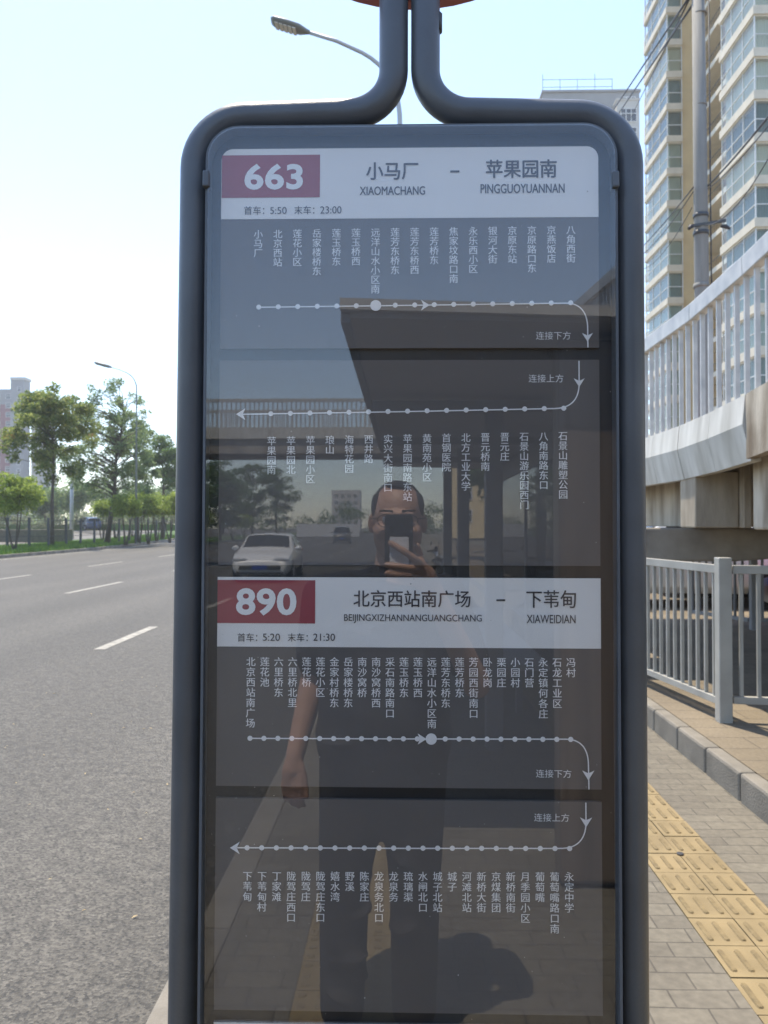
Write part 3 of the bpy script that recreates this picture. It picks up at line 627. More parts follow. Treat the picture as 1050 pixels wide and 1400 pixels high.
# (Y, z of deck edge): landing ahead, climbing towards and behind the camera until the span crosses the road
prof = [(12.3, 2.37), (6.55, 2.38), (5.54, 2.435), (4.54, 2.52), (1.7, 2.74), (-30.0, 5.55), (-33.2, 5.6)]
def dz(y):
    for (ya, za), (yb, zb) in zip(prof[:-1], prof[1:]):
        if yb <= y <= ya: return za + (zb - za) * (ya - y) / (ya - yb)
    return prof[0][1]
sl_ = MB(); ys = [12.3, 6.55, 5.54, 4.54, 1.7, -30]
for ya, yb in zip(ys[:-1], ys[1:]):
    za, zb = dz(ya), dz(yb)
    sl_.add([(BX + 0.06, ya, za - 0.27), (BX + DW, ya, za - 0.27), (BX + DW, yb, zb - 0.27), (BX + 0.06, yb, zb - 0.27), (BX + 0.06, ya, za - 0.02), (BX + DW, ya, za - 0.02), (BX + DW, yb, zb - 0.02), (BX + 0.06, yb, zb - 0.02)],
            [(0, 3, 2, 1), (4, 5, 6, 7), (0, 1, 5, 4), (1, 2, 6, 5), (2, 3, 7, 6), (3, 0, 4, 7)])
sl_.build('ramp_deck', M['concrete_grey'], fb)
# folded fascia panels
fy = [12.3, 11.7, 11.1, 10.4, 9.7, 9.0, 8.3, 7.52, 6.82, 6.15, 5.52]
for ya, yb in zip(fy[:-1], fy[1:]):
    g = 0.005; ya2, yb2 = ya - g, yb + g; za, zb = dz(ya2), dz(yb2); mb = MB(); jr = random.Random(int(ya * 10)); jx = jr.uniform(-.004, .004)
    sec = lambda y, zz: [(BX + 0.05 + jx, y, zz + 0.02), (BX - 0.01 + jx, y, zz + 0.02), (BX - 0.03 + jx, y, zz - 0.185), (BX + 0.03 + jx, y, zz - 0.44 + jx), (BX + 0.10 + jx, y, zz - 0.44 + jx), (BX + 0.05 + jx, y, zz - 0.185)]
    mb.add(sec(ya2, za) + sec(yb2, zb), [tuple(range(6)), tuple(range(11, 5, -1))] + [(i, (i + 1) % 6, (i + 1) % 6 + 6, i + 6) for i in range(6)])
    mb.build('fascia_panel', M['fascia'], fb)
# weathered concrete edge where the panels end
mb = MB(); st = [5.51, 4.54, 1.7, -30]
for ya, yb in zip(st[:-1], st[1:]):
    za, zb = dz(ya), dz(yb)
    sec = lambda y, zz: [(BX + 0.059, y, zz + 0.02), (BX - 0.012, y, zz + 0.02), (BX - 0.012, y, zz - 0.43), (BX + 0.059, y, zz - 0.43)]
    mb.add(sec(ya, za) + sec(yb, zb), [(0, 1, 2, 3), (7, 6, 5, 4)] + [(i, (i + 1) % 4, (i + 1) % 4 + 4, i + 4) for i in range(4)])
mb.build('edge_beam', M['concrete'], fb)
for nm_, xo in (('', 0.02), ('far_', DW - 0.08)):
    mb = MB()
    for ya, yb in zip(ys[:-1], ys[1:]): mb.bar((BX + xo, ya, dz(ya) + 0.925), (BX + xo, yb, dz(yb) + 0.925), 0.08, 0.14)
    mb.build(nm_ + 'handrail', M['rail'], fb, 0.008)
    mb = MB(); y = 12.2
    while y > -29:
        zz = dz(y); mb.bar((BX + xo, y, zz), (BX + xo, y, zz + 0.865), 0.034, 0.022, (0, 1, 0)); y -= 0.162
    mb.build(nm_ + 'baluster_row', M['rail'], fb)
# girder under the deck, bearing blocks, dark cap
MB().box(BX + 0.36, BX + DW - .3, 6.96, 12.2, 1.53, 2.10).build('girder', M['beam'], fb, 0.01)
MB().box(BX + 0.04, BX + 0.40, 6.60, 6.955, 1.525, 1.99).build('bearing_block', M['beam'], fb, 0.012)
MB().box(BX + 0.405, BX + 0.47, 6.52, 6.95, 1.525, 2.08).build('bearing_strip', M['concrete'], fb, 0.01)
MB().box(BX + 0.20, BX + 2.3, 4.6, 5.9, 1.515, 2.16).build('stair_block', M['concrete'], fb, 0.02)
MB().prism([(BX - 0.45, 1.20), (BX + 0.8, 1.20), (BX + 1.9, 1.28), (BX + DW, 1.28), (BX + DW, 1.51), (BX - 0.2, 1.52), (BX - 0.45, 1.47)], 7.6, 8.7).build('pier_cap', M['concrete_grey'], fb, 0.02)
MB().tube([(BX + 2.6, 8.2, 0.1), (BX + 2.6, 8.2, 1.2)], 0.34, 24).build('pier', M['concrete_grey'], fb)
for y in (-8, -20): MB().tube([(BX + 2.0, y, -0.1), (BX + 2.0, y, dz(y) - 0.26)], 0.35, 20).build('pier', M['concrete_grey'], fb)
# span across the road behind the camera
mb = MB(); mb.box(-34, 7.0, -33.2, -30.1, 4.55, 5.55); mb.build('span_girder', M['concrete_grey'], fb)
MB().box(-34, BX - 0.02, -30.098, -30.0, 5.15, 5.62).build('span_fascia', M['fascia'], fb)
mb = MB()
for yy in (-30.05, -33.1):
    mb.bar((-34, yy, 6.72), (6.9, yy, 6.72), 0.09, 0.14); x = -34
    while x < 5.2: mb.bar((x, yy, 5.55), (x, yy, 6.66), 0.05, 0.05, (0, 1, 0)); x += 0.19
mb.build('span_railing', M['rail'], fb)
for x in (-26.5, 4.4): MB().tube([(x, -31.6, -0.2), (x, -31.6, 4.6)], 0.55, 20).build('pier', M['concrete_grey'], fb)

# ================================================================ UTILITY POLE, WIRES, LAMPS
up = thing('utility_pole', 'round grey concrete utility pole behind the footbridge railing', 'utility pole', (6.87, 18, 0.16))
MB().tube([(0, 0, -0.1), (-0.02, 0, 4), (-0.05, 0, 8.2), (-0.09, 0, 15)], [0.175, 0.168, 0.155, 0.132], 20).build('shaft', M['pole'], up)
for zz, r in ((7.95, 0.172), (8.35, 0.170), (6.75, 0.172), (13.0, 0.16), (10.9, 0.155)):
    MB().tube([(-0.05, 0, zz), (-0.05, 0, zz + (0.09 if r > 0.168 else 0.03))], r, 20).build('band', M['steel_dark'] if zz in (7.95, 8.35) else M['pole'], up)
mb = MB(); mb.bar((-0.35, -0.1, 8.12), (0.42, -0.22, 8.2), 0.05, 0.06); mb.build('bracket', M['steel_dark'], up)
for dx in (-0.28, 0.33): MB().tube([(dx, -0.16, 8.1), (dx * 1.25, -0.2, 8.08), (dx * 1.5, -0.26, 8.0)], [0.035, 0.05, 0.03], 8).build('insulator', M['cable'], up)
MB().tube([(0.10, -0.12, 15), (0.12, -0.13, 8.3), (0.155, -0.10, 4.5)], 0.016, 6).build('riser_cable', M['cable'], up)
WG = 'cables strung from the utility pole'
def wire(pts, label, r=0.014, sag=0.0):
    a, b = Vector(pts[0]), Vector(pts[1]); n = 20
    P = [a.lerp(b, i / n) - Vector((0, 0, sag * 4 * (i / n) * (1 - i / n))) for i in range(n + 1)]
    return tag(MB().tube(P, r, 6).build('cable', M['cable']), label, 'cable', WG)
wire((wp(945, -8, 18), wp(812, 190, 60)), 'upper of two thin parallel cables slanting down across the sky', 0.03)
wire((wp(950, 2, 18), wp(822, 190, 60)), 'lower of two thin parallel cables slanting down across the sky', 0.03)
wire((wp(944, -4, 18), wp(858, 170, 75)), 'single cable slanting down over the grey apartment block', 0.022)
wire((wp(968, 254, 17.8), wp(1075, 128, 11)), 'thick cable rising from the pole band over the near bay windows', 0.020, 0.05)
wire((wp(968, 258, 17.8), wp(1075, 140, 11)), 'thin cable just under the thick one at the near bay windows', 0.010, 0.10)
wire((wp(948, 256, 17.8), wp(862, 352, 32)), 'cable dropping from the pole band across the beige wall', 0.016, 0.1)
wire((wp(948, 262, 17.8), wp(862, 358, 32)), 'twin thin cable beside the one dropping across the beige wall', 0.012, 0.25)
wire((wp(946, 284, 17.7), wp(862, 368, 30)), 'slack cable hanging lowest on the beige wall', 0.010, 0.5)
wire((wp(964, 308, 17.7), wp(1075, 170, 11)), 'slack cable looping below the pole bracket to the near bay windows', 0.010, 0.35)

def street_lamp(loc, h, reach, headL, label, leaf=False, hk_=1.0):
    r = thing('street_lamp', label, 'street lamp', loc)
    pts = [Vector((0, 0, 0)), Vector((0, 0, h * 0.55)), Vector((0, 0, h - 1.1))] + qbez(Vector((0, 0, h - 1.1)), Vector((0.02, 0, h - 0.1)), Vector((-reach * 0.42, 0, h + 0.28)), 8)[1:]
    pts += [Vector((-reach * 0.7, 0, h + 0.5)), Vector((-reach, 0, h + 0.66))]
    k = len(pts); rs = [0.09, 0.065, 0.048] + [0.046 - 0.012 * i / (k - 4) for i in range(k - 3)]
    MB().tube(pts, rs, 14).build('pole', M['galv'] if not leaf else M['lamp_grey'], r)
    d = (pts[-1] - pts[-2]).normalized(); e = pts[-1]
    rot = Matrix.Rotation(math.atan2(d.z, -d.x), 3, 'Y')
    hd = MB(); poly = [(-headL, -0.14), (-headL * 0.98, -0.02)]
    # head: a flat rounded housing along the arm
    secs = [(0.02, 0.03, 0.03), (-0.06, 0.06, 0.05), (-0.16 * headL - 0.08, 0.15, 0.07), (-0.55 * headL, 0.17, 0.075), (-0.92 * headL, 0.16, 0.07), (-headL, 0.12, 0.045)]
    ring = [];
    for x, wy, hz in secs:
        ring.append([(x, wy * hk_ * math.cos(a), hk_ * (hz if math.sin(a) > 0 else hz * 0.75) * math.sin(a)) for a in [2 * math.pi * i / 16 for i in range(16)]])
    vs = [e + rot @ Vector(p) for rg_ in ring for p in rg_]; fs = []
    for i in range(len(secs) - 1):
        for q in range(16): fs.append((i * 16 + q, i * 16 + (q + 1) % 16, (i + 1) * 16 + (q + 1) % 16, (i + 1) * 16 + q))
    fs += [tuple(range(16)), tuple(range(len(secs) * 16 - 1, (len(secs) - 1) * 16 - 1, -1))]
    hd.add(vs, fs, True); head = hd.build('lamp_head', M['lamp_grey'], r)
    if not leaf:
        for i in range(5):
            x0 = -0.34 * headL - i * 0.115 * headL; mb = MB()
            mb.add([e + rot @ Vector(p) for p in ((x0, -0.115, -0.064), (x0 - 0.085 * headL, -0.115, -0.064), (x0 - 0.085 * headL, 0.115, -0.064), (x0, 0.115, -0.064), (x0, -0.115, -0.05), (x0 - 0.085 * headL, -0.115, -0.05), (x0 - 0.085 * headL, 0.115, -0.05), (x0, 0.115, -0.05))],
                   [(0, 3, 2, 1), (4, 5, 6, 7), (0, 1, 5, 4), (1, 2, 6, 5), (2, 3, 7, 6), (3, 0, 4, 7)]); mb.build('led_module', M['led'], head)
    return r
p = wp(547, 700, 14.4)
street_lamp((p.x, 14.4, 0), 9.95, 1.66, 0.74, 'tall grey street lamp with lit-side led modules rising behind the bus stop sign')
p = wp(186, 700, 58); street_lamp((p.x, 58, 0.1), 12.4, 1.9, 1.25, 'distant street lamp with dark head above the median trees', True, 2.0)
p = wp(98, 700, 72); lp = thing('street_lamp', 'pale lamp post shaft half hidden by the olive green tree', 'street lamp', (p.x, 72, 0.1)); MB().tube([(0, 0, 0), (0, 0, 6.6)], [0.42 * 0.45, 0.15], 12).build('pole', M['galv'], lp)

# ================================================================ TREES
def leaf_cloud(rs, centres, n, spread, size, flat=0.55, droop=0.0):
    mb = MB(); k = len(centres)
    c = np.array([q[0:3] for q in centres]); s = np.array([q[3] for q in centres])
    idx = rs.choice(k, n, p=s ** 2 / (s ** 2).sum())
    d = rs.normal(size=(n, 3)); d /= np.linalg.norm(d, axis=1)[:, None]; rad = rs.random(n) ** 0.45
    pos = c[idx] + d * (rad * s[idx])[:, None] * np.array([1, 1, flat]); pos[:, 2] -= droop * rad * s[idx]
    nrm = rs.normal(size=(n, 3)) + np.array([0, 0, 1.0]); nrm /= np.linalg.norm(nrm, axis=1)[:, None]
    t = np.cross(nrm, rs.normal(size=(n, 3))); t /= np.linalg.norm(t, axis=1)[:, None]; b = np.cross(nrm, t)
    L = size * rs.uniform(0.6, 1.4, n)[:, None]; W = L * rs.uniform(0.3, 0.5, n)[:, None]
    a0 = pos - t * L / 2; a1 = pos + b * W / 2; a2 = pos + t * L / 2; a3 = pos - b * W / 2
    V = np.stack([a0, a1, a2, a3], 1).reshape(-1, 3)
    mb.v = [tuple(x) for x in V.tolist()]; mb.f = [(4 * i, 4 * i + 1, 4 * i + 2, 4 * i + 3) for i in range(n)]; mb.sm = [False] * n
    return mb
def leaf_obj(name, mb, m, parent):
    me = bpy.data.meshes.new(name); me.from_pydata(mb.v, [], mb.f); o = bpy.data.objects.new(name, me); COL.objects.link(o)
    me.materials.append(m); o.parent = parent; return o
def tree(label, loc, h, th, rx, nleaf, lsize, m, seed, ncl=40, cl=(0.5, 1.1), tr=0.14, group=None, pods=0, flat=0.6, multi=1, name='tree', shape=1.0, cat='tree', lean=0.0):
    rs = np.random.default_rng(seed); r = thing(name, label, cat, loc, 0, group); mb = MB(); cs = []
    cz = (h + th) / 2; hz = (h - th) / 2
    while len(cs) < ncl:
        q = rs.uniform(-1, 1, 3)
        if np.linalg.norm(q) > 1: continue
        k = (1 - 0.55 * max(0, q[2])) * shape if shape != 1.0 else (1 - 0.35 * max(0, q[2]))
        s = rs.uniform(*cl); cs.append((q[0] * (rx - s * 0.6) * k, q[1] * (rx - s * 0.6) * k, cz + q[2] * (hz - s * flat), s))
    stems = []
    for i in range(multi):
        a = 2 * math.pi * i / multi + seed; off = 0 if multi == 1 else 0.22 * rx
        top = Vector((math.cos(a) * off * 2.0 + lean, math.sin(a) * off * 2.0, th + (h - th) * (0.72 if multi == 1 else 0.45)))
        P = [Vector((math.cos(a) * off * 0.15, math.sin(a) * off * 0.15, -0.05)).lerp(top, t) + Vector((rs.normal() * 0.03, rs.normal() * 0.03, 0)) * (h / 6) for t in (0, 0.15, 0.35, 0.6, 0.85, 1)]
        P[0].z = -0.05; k = 1 if multi == 1 else 0.62
        mb.tube(P, [tr * 1.25 * k, tr * k, tr * 0.85 * k, tr * 0.55 * k, tr * 0.28 * k, tr * 0.12 * k], 8); stems.append(P)
    for c in cs:
        P = stems[rs.integers(0, multi)]; e = Vector(c[:3]); hh = max(th * 0.75, min(e.z - 0.35 * math.hypot(e.x, e.y) - 0.1, P[-1].z * 0.95))
        t = [i for i in range(len(P) - 1) if P[i].z <= hh <= P[i + 1].z]
        i = t[0] if t else len(P) - 2; f = (hh - P[i].z) / max(1e-4, P[i + 1].z - P[i].z); s0 = P[i].lerp(P[i + 1], max(0, min(1, f)))
        mid = s0.lerp(e, 0.5) + Vector((rs.normal() * 0.1, rs.normal() * 0.1, 0.12)) * (rx / 2); mb.tube([s0, mid, e], [tr * 0.26, tr * 0.15, tr * 0.05], 5)
    mb.build('trunk', M['bark'], r); leaf_obj('crown', leaf_cloud(rs, cs, nleaf, 1, lsize, flat, 0.15), m, r)
    if pods:
        cc = [c for c in cs if c[2] > cz - hz * 0.3 and rs.random() < 0.5][:pods]; cc = [(c[0], c[1], c[2] + c[3] * 0.45, c[3] * 0.45) for c in cc]
        leaf_obj('seed_pods', leaf_cloud(rs, cc, 26 * len(cc), 1, lsize * 0.7, 0.5), M['leaf_pod'], r)['kind'] = 'stuff'
    return r
def at(px, Y, z0=0.0): q = wp(px, 716, Y); return (q.x, Y, z0)
tree('olive green tree with orange seed pods on the grassy median', at(73, 52, 0.05), 11.2, 3.6, 3.7, 15000, 0.26, M['leaf_a'], 11, 60, (0.45, 0.95), 0.13, None, 7, 0.7)
tree('tall sparse grey green tree with dark branching trunk beside the distant lamp', at(146, 59, 0.08), 13.4, 3.0, 4.1, 12500, 0.24, M['leaf_b'], 23, 120, (0.35, 0.75), 0.19, None, 0, 0.8, lean=1.3)
tree('dark rounded tree leaning against the sign frame edge', at(222, 76, 0.1), 10.6, 3.4, 3.2, 10000, 0.30, M['leaf_c'], 31, 40, (0.6, 1.2), 0.17, None, 0, 0.6)
tree('narrow grey green tree between the sparse tree and the dark rounded tree', at(186, 66, 0.1), 11.8, 3.4, 2.3, 6500, 0.27, M['leaf_b'], 37, 34, (0.5, 0.9), 0.15, None, 0, 0.5)
BG = 'low lime green topiary trees in the median'
bl = ['broad lime green bush tree beside the concrete barrier', 'small lime bush tree right of the sparse tree trunk', 'second lime bush tree right of the sparse tree trunk', 'third lime bush tree right of the sparse tree trunk', 'lime bush tree nearest the sign frame', 'small lime bush tree behind the passing blue car', 'lime bush tree cut by the sign frame',
      'low lime bush filling the gap behind the lamp shaft', 'lime bush tree just left of the sparse tree trunk', 'lime bush tree between the lamp shaft and the dark rounded tree', 'far lime bush tree in front of the dark rounded tree']
for i, (px_, Y, hh, rx_) in enumerate(((20, 44, 4.75, 1.75), (172, 57, 4.0, 1.4), (191, 63, 4.3, 1.5), (214, 70, 4.5, 1.6), (232, 64, 4.2, 1.4), (158, 72, 3.9, 1.4), (246, 60, 4.3, 1.4), (182, 80, 4.6, 1.8), (140, 66, 3.8, 1.3), (203, 60, 4.0, 1.3), (223, 84, 4.8, 1.9))):
    tree(bl[i], at(px_, Y, 0.05), hh, 1.9, rx_, 3600 if Y > 50 else 6500, 0.20, M['leaf_lime'], 60 + i, 26, (0.4, 0.75), 0.09, BG, 0, 0.75, 3, 'topiary_tree')
FG = 'trees beyond the far carriageway'
for i, (px_, Y, hh, rx_, lb) in enumerate(((105, 108, 8.2, 4.2, 'soft round tree on the far side above the hedge'), (62, 116, 7.6, 4.0, 'dim tree behind the olive tree trunk across the road'), (150, 125, 8.4, 5.0, 'pale tree across the road behind the sparse trunk'),
        (190, 120, 8.0, 4.4, 'tree across the road behind the lamp shaft'), (10, 112, 7.0, 4.0, 'tree across the road below the plum tower'), (225, 135, 9.0, 5.0, 'tree across the road behind the dark rounded tree'), (-40, 118, 8, 4.5, 'tree across the road left of the plum tower'))):
    tree(lb, at(px_, Y, 0.6), hh, 1.2, rx_, 5200, 0.42, M['leaf_c'] if i % 2 else M['leaf_b'], 90 + i, 28, (0.9, 1.6), 0.16, FG, 0, 0.75)
rs = np.random.default_rng(77); cs = []
for i in range(160):
    px_ = rs.uniform(-70, 275); Y = 165 + rs.uniform(-8, 12); q = wp(px_, 716, Y); sz = rs.uniform(1.4, 2.6); cs.append((q.x, Y, 0.3 + rs.uniform(0.5, 6.2) * (0.75 + 0.25 * math.sin(px_ * 0.09)), sz))
fw = leaf_obj('far_woods', leaf_cloud(rs, cs, 11000, 1, 0.75, 0.8), M['leaf_b'], None); tag(fw, 'soft green belt of far trees along the horizon beyond the hedge', kind='stuff')
# hedge on the far side
hd = thing('hedge', 'long trimmed flowering hedge across the far carriageway', 'hedge'); rs = np.random.default_rng(7); cs = []
for i in range(150):
    px_ = rs.uniform(-60, 250); Y = 100 + (250 - px_) * -0.02 + rs.normal() * 0.4; q = wp(px_, 716, Y); cs.append((q.x, Y, 0.75 + rs.uniform(0.3, 2.0), 0.8))
leaf_obj('foliage', leaf_cloud(rs, cs, 9000, 1, 0.26, 0.8), M['leaf_hedge'], hd)
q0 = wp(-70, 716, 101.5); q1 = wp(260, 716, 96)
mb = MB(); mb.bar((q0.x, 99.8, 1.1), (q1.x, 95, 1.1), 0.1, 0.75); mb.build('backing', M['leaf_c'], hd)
# concrete barrier and green post fence on the median
cb = thing('concrete_barrier', 'low pale concrete barrier on the median behind the lime bush tree', 'barrier')
a = wp(-40, 716, 55); b = wp(97, 716, 62); mb = MB(); mb.bar((a.x, 55, 0.62), (b.x, 62, 0.62), 0.45, 1.0); mb.build('wall', M['kerb'], cb, 0.04)
gf = thing('post_fence', 'row of dark green fence posts with thin rails along the median', 'fence')
pr = None
for px_, Y in ((-14, 47), (10, 48), (40, 49.5), (67, 51), (91, 53), (110, 55), (129, 57.5), (150, 60), (163, 63), (177, 66), (190, 69), (203, 73), (214, 77), (225, 81), (234, 86)):
    q = wp(px_, 716, Y); tilt = random.Random(px_).uniform(-0.06, 0.06)
    MB().bar((q.x, Y, 0.0), (q.x + tilt, Y, 1.95), 0.13, 0.13, (0, 1, 0)).build('post', M['steel_dark'], gf)
    if pr:
        mb = MB(); 
        for zz in (0.75, 1.75): mb.bar((pr[0], pr[1], zz), (q.x, Y, zz), 0.03, 0.03)
        mb.build('rail', M['steel_dark'], gf)
    pr = (q.x, Y)

# ================================================================ CARS
def car(name, label, cat, loc, rz, paint, L=4.7, W=1.82, Hh=1.46, kind='sedan', group=None):
    r = thing(name, label, cat, loc, rz, group); hw = W / 2        # front towards +Y
    if kind == 'van': prof_ = [(-.5, .95, .97, 1.9), (-.49, 1.0, 1.0, 1.98), (-.2, 1.0, 1.0, 2.0), (.18, 1.0, 1.0, 1.98), (.26, 1.0, 1.0, 1.9), (.42, .98, 1.12, 1.15), (.49, .93, .85, .88), (.5, .9, .6, .62)]
    elif kind == 'suv': prof_ = [(-.5, .88, .95, 0.97), (-.485, .94, 1.02, 1.05), (-.44, .97, 1.05, 1.50), (-.30, 1, 1.04, 1.62), (-.05, 1, 1.02, 1.66), (.08, 1, 1.0, 1.62), (.24, 1, 1.02, 1.05), (.40, .98, .96, .98), (.47, .93, .86, .88), (.5, .84, .62, .64)]
    else: prof_ = [(-.5, .86, .88, .9), (-.48, .93, .98, 1.0), (-.40, .97, 1.0, 1.03), (-.26, 1, .97, 1.36), (-.10, 1, .95, Hh), (.06, 1, .93, Hh - .03), (.22, 1, .93, .98), (.36, .99, .86, .90), (.455, .95, .74, .77), (.49, .88, .62, .64), (.5, .80, .50, .52)]
    def section(t, k, zb, zr):
        y = t * L; x = hw * k; zl = 0.24; cab = zr - zb > 0.12; tw = 0.78 if cab else 0.86
        return [(x * .86, y, zl), (x * .97, y, zl + .12), (x, y, zl + (zb - zl) * .55), (x * .965, y, zb), (x * tw + (0 if cab else x * .06), y, zr - 0.03), (x * tw * .72, y, zr), (0, y, zr + .02)]
    secs = [section(*q) for q in prof_]; n = 13; vs = []
    for s_ in secs: vs += s_ + [(-x, y, zz) for x, y, zz in reversed(s_[:-1])]
    fs = [];
    for i in range(len(secs) - 1):
        for j in range(n - 1): fs.append((i * n + j, i * n + j + 1, (i + 1) * n + j + 1, (i + 1) * n + j))
        fs.append((i * n + n - 1, i * n, (i + 1) * n, (i + 1) * n + n - 1))
    fs += [tuple(range(n)), tuple(range(len(secs) * n - 1, (len(secs) - 1) * n - 1, -1))]
    body = MB().add(vs, fs, True).build('body', paint, r, 0.02, 2)
    cab_i = [i for i, q in enumerate(prof_) if q[3] - q[2] > 0.12]; i0, i1 = cab_i[0], cab_i[-1]
    def inset(q, k=0.86):
        c = sum((Vector(p) for p in q), Vector()) / len(q); return [c + (Vector(p) - c) * k for p in q]
    def pane(q, nm):
        q = inset(q); nrm = (q[1] - q[0]).cross(q[2] - q[0]).normalized(); c = sum(q, Vector()) / len(q)
        if nrm.dot(c - Vector((0, 0, 0.8))) < 0: nrm = -nrm
        a = [p + nrm * 0.016 for p in q]; b = [p - nrm * 0.01 for p in q]; m_ = len(q)
        MB().add(a + b, [tuple(range(m_)), tuple(range(2 * m_ - 1, m_ - 1, -1))] + [(k, (k + 1) % m_, (k + 1) % m_ + m_, k + m_) for k in range(m_)]).build(nm, M['car_glass'], r)
    def V(i, j): return vs[i * n + j]
    def screen(ia, ib, nm):          # curved glass over the roof section, a little inside its edges
        up = Vector((0, 0.014 if ib > ia else -0.014, 0.024)); A = []; B = []
        for j in range(4, 9):
            p, q = Vector(V(ia, j)), Vector(V(ib, j)); c0 = (Vector(V(ia, 6)) + Vector(V(ib, 6))) / 2
            for f, L_ in ((.10, A), (.86, B)):
                v = p.lerp(q, f); v.x *= .90; L_.append(v + up)
        k = len(A); MB().add(A + B, [(i, i + 1, i + 1 + k, i + k) for i in range(k - 1)], True).build(nm, M['car_glass'], r)
    screen(i1, i1 + 1, 'windscreen')
    if kind != 'van': screen(i0, i0 - 1, 'rear_window')
    for a, b in ((3, 4), (9, 8)):
        for i in range(i0, i1):
            if kind == 'van' and i < i1 - 1: continue
            pane([V(i, a), V(i + 1, a), V(i + 1, b), V(i, b)], 'side_window')
    for sx in (-1, 1):
        for yy in (-.30 * L, .31 * L):
            R0 = 0.325
            wh = MB().tube([(sx * (hw - .20), yy, R0), (sx * (hw + .005), yy, R0)], R0, 20).build('wheel', M['tyre'], r)
            MB().tube([(sx * (hw - .01), yy, R0), (sx * (hw + .012), yy, R0)], R0 * .66, 14).build('rim', M['rim'], wh)
        f = .478 * L; zf = prof_[-3][2] - .06
        MB().ellipsoid((sx * hw * .66, f - .02, zf), .24, .07, .075, 12, 8).build('headlight', M['head_lens'], r)
        MB().ellipsoid((sx * hw * .70, -.487 * L, prof_[1][2] - .12), .22, .05, .08, 12, 8).build('taillight', M['tail_lens'], r)
        MB().ellipsoid((sx * (hw + .09), .17 * L, prof_[len(prof_) - 5][2] + .08), .11, .06, .075, 10, 6).build('mirror', paint, r)
    MB().box(-.62, .62, .497 * L, .507 * L, .40, .52).build('grille', M['steel_dark'], r, .01)
    MB().box(-.70, .70, .48 * L, .500 * L, .25, .34).build('lower_grille', M['steel_dark'], r, .01)
    MB().box(-.22, .22, .508 * L, .514 * L, .40, .53).build('number_plate', M['plate_blue'], r)
    MB().box(-.22, .22, -.506 * L, -.498 * L, .60, .73).build('number_plate', M['plate_blue'], r)
    return r
car('parked_car', 'white sedan driving towards the stop, mirrored in the glass', 'car', (-4.35, -21.5 - 2.3, RZ), R_(-2), M['car_white'])
car('parked_car', 'small dark suv far off on the mirrored road', 'car', (-6.3, -80, RZ), R_(-3), M['car_dark'], kind='suv')
bpy.data.objects['parked_car'].name = 'driving_car'; bpy.data.objects['parked_car.001'].name = 'driving_car.001'
q = wp(122, 716, 97); car('driving_car', 'navy blue hatchback seen between the median trees', 'car', (q.x, 97, 0.73), R_(38), M['car_blue'], 4.4, kind='suv')
car('delivery_van', 'white van parked in the sun beyond the footbridge', 'van', (7.6, 15.6, 0.16), R_(80), M['car_white'], 5.0, 1.9, kind='van')
car('parked_car', 'red car parked under the end of the footbridge beside the post', 'car', (8.2, 12.6, 0.16), R_(84), M['car_red'], 4.4)
car('parked_car', 'white sedan parked behind the bar fence left of the post', 'car', (4.7, 14.0, 0.16), R_(86), M['car_white'], 4.6)
car('parked_car', 'silver white hatchback parked deepest in the row past the fence', 'car', (6.2, 20.5, 0.16), R_(75), M['car_white'], 4.2, kind='suv')
car('parked_car', 'red hatchback parked farther back behind the fence bars', 'car', (4.8, 17.4, 0.16), R_(82), M['car_red'], 4.2, kind='suv')

# ================================================================ BUILDINGS
bt = thing('apartment_tower', 'beige apartment tower with stacked bay windows and white floor bands', 'apartment tower', (0, 0, 0.1))
FH = 2.92; NF = 19
Z0 = 1.2
MB().box(25.32, 29.5, 71.4, 77.3, 0, 62).build('beige_wall', M['beige'], bt)
MB().box(28.6, 34, 59.7, 71.39, 0, 62).build('recess_wall', M['beige'], bt)
MB().box(26.9, 40, 54.5, 59.69, 0, 62).build('near_core', M['room'], bt)
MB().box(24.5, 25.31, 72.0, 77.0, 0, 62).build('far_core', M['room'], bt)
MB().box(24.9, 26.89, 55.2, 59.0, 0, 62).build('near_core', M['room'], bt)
def floor_bands(x0, x1, y0, y1, h, off):
    mb = MB()
    for k in range(NF + 1):
        zz = Z0 + off + k * FH; mb.box(x0 - .10, x1, y0 - .10, y1 + .06, zz - h + .12, zz + .06); mb.box(x0, x1 - .01, y0, y1, zz - h, zz + .12)
    return mb.build('floor_band', M['white_band'], bt)
floor_bands(23.95, 25.30, 71.0, 77.4, 0.62, 0.0)
floor_bands(24.15, 40, 54.0, 59.68, 0.66, 0.55)
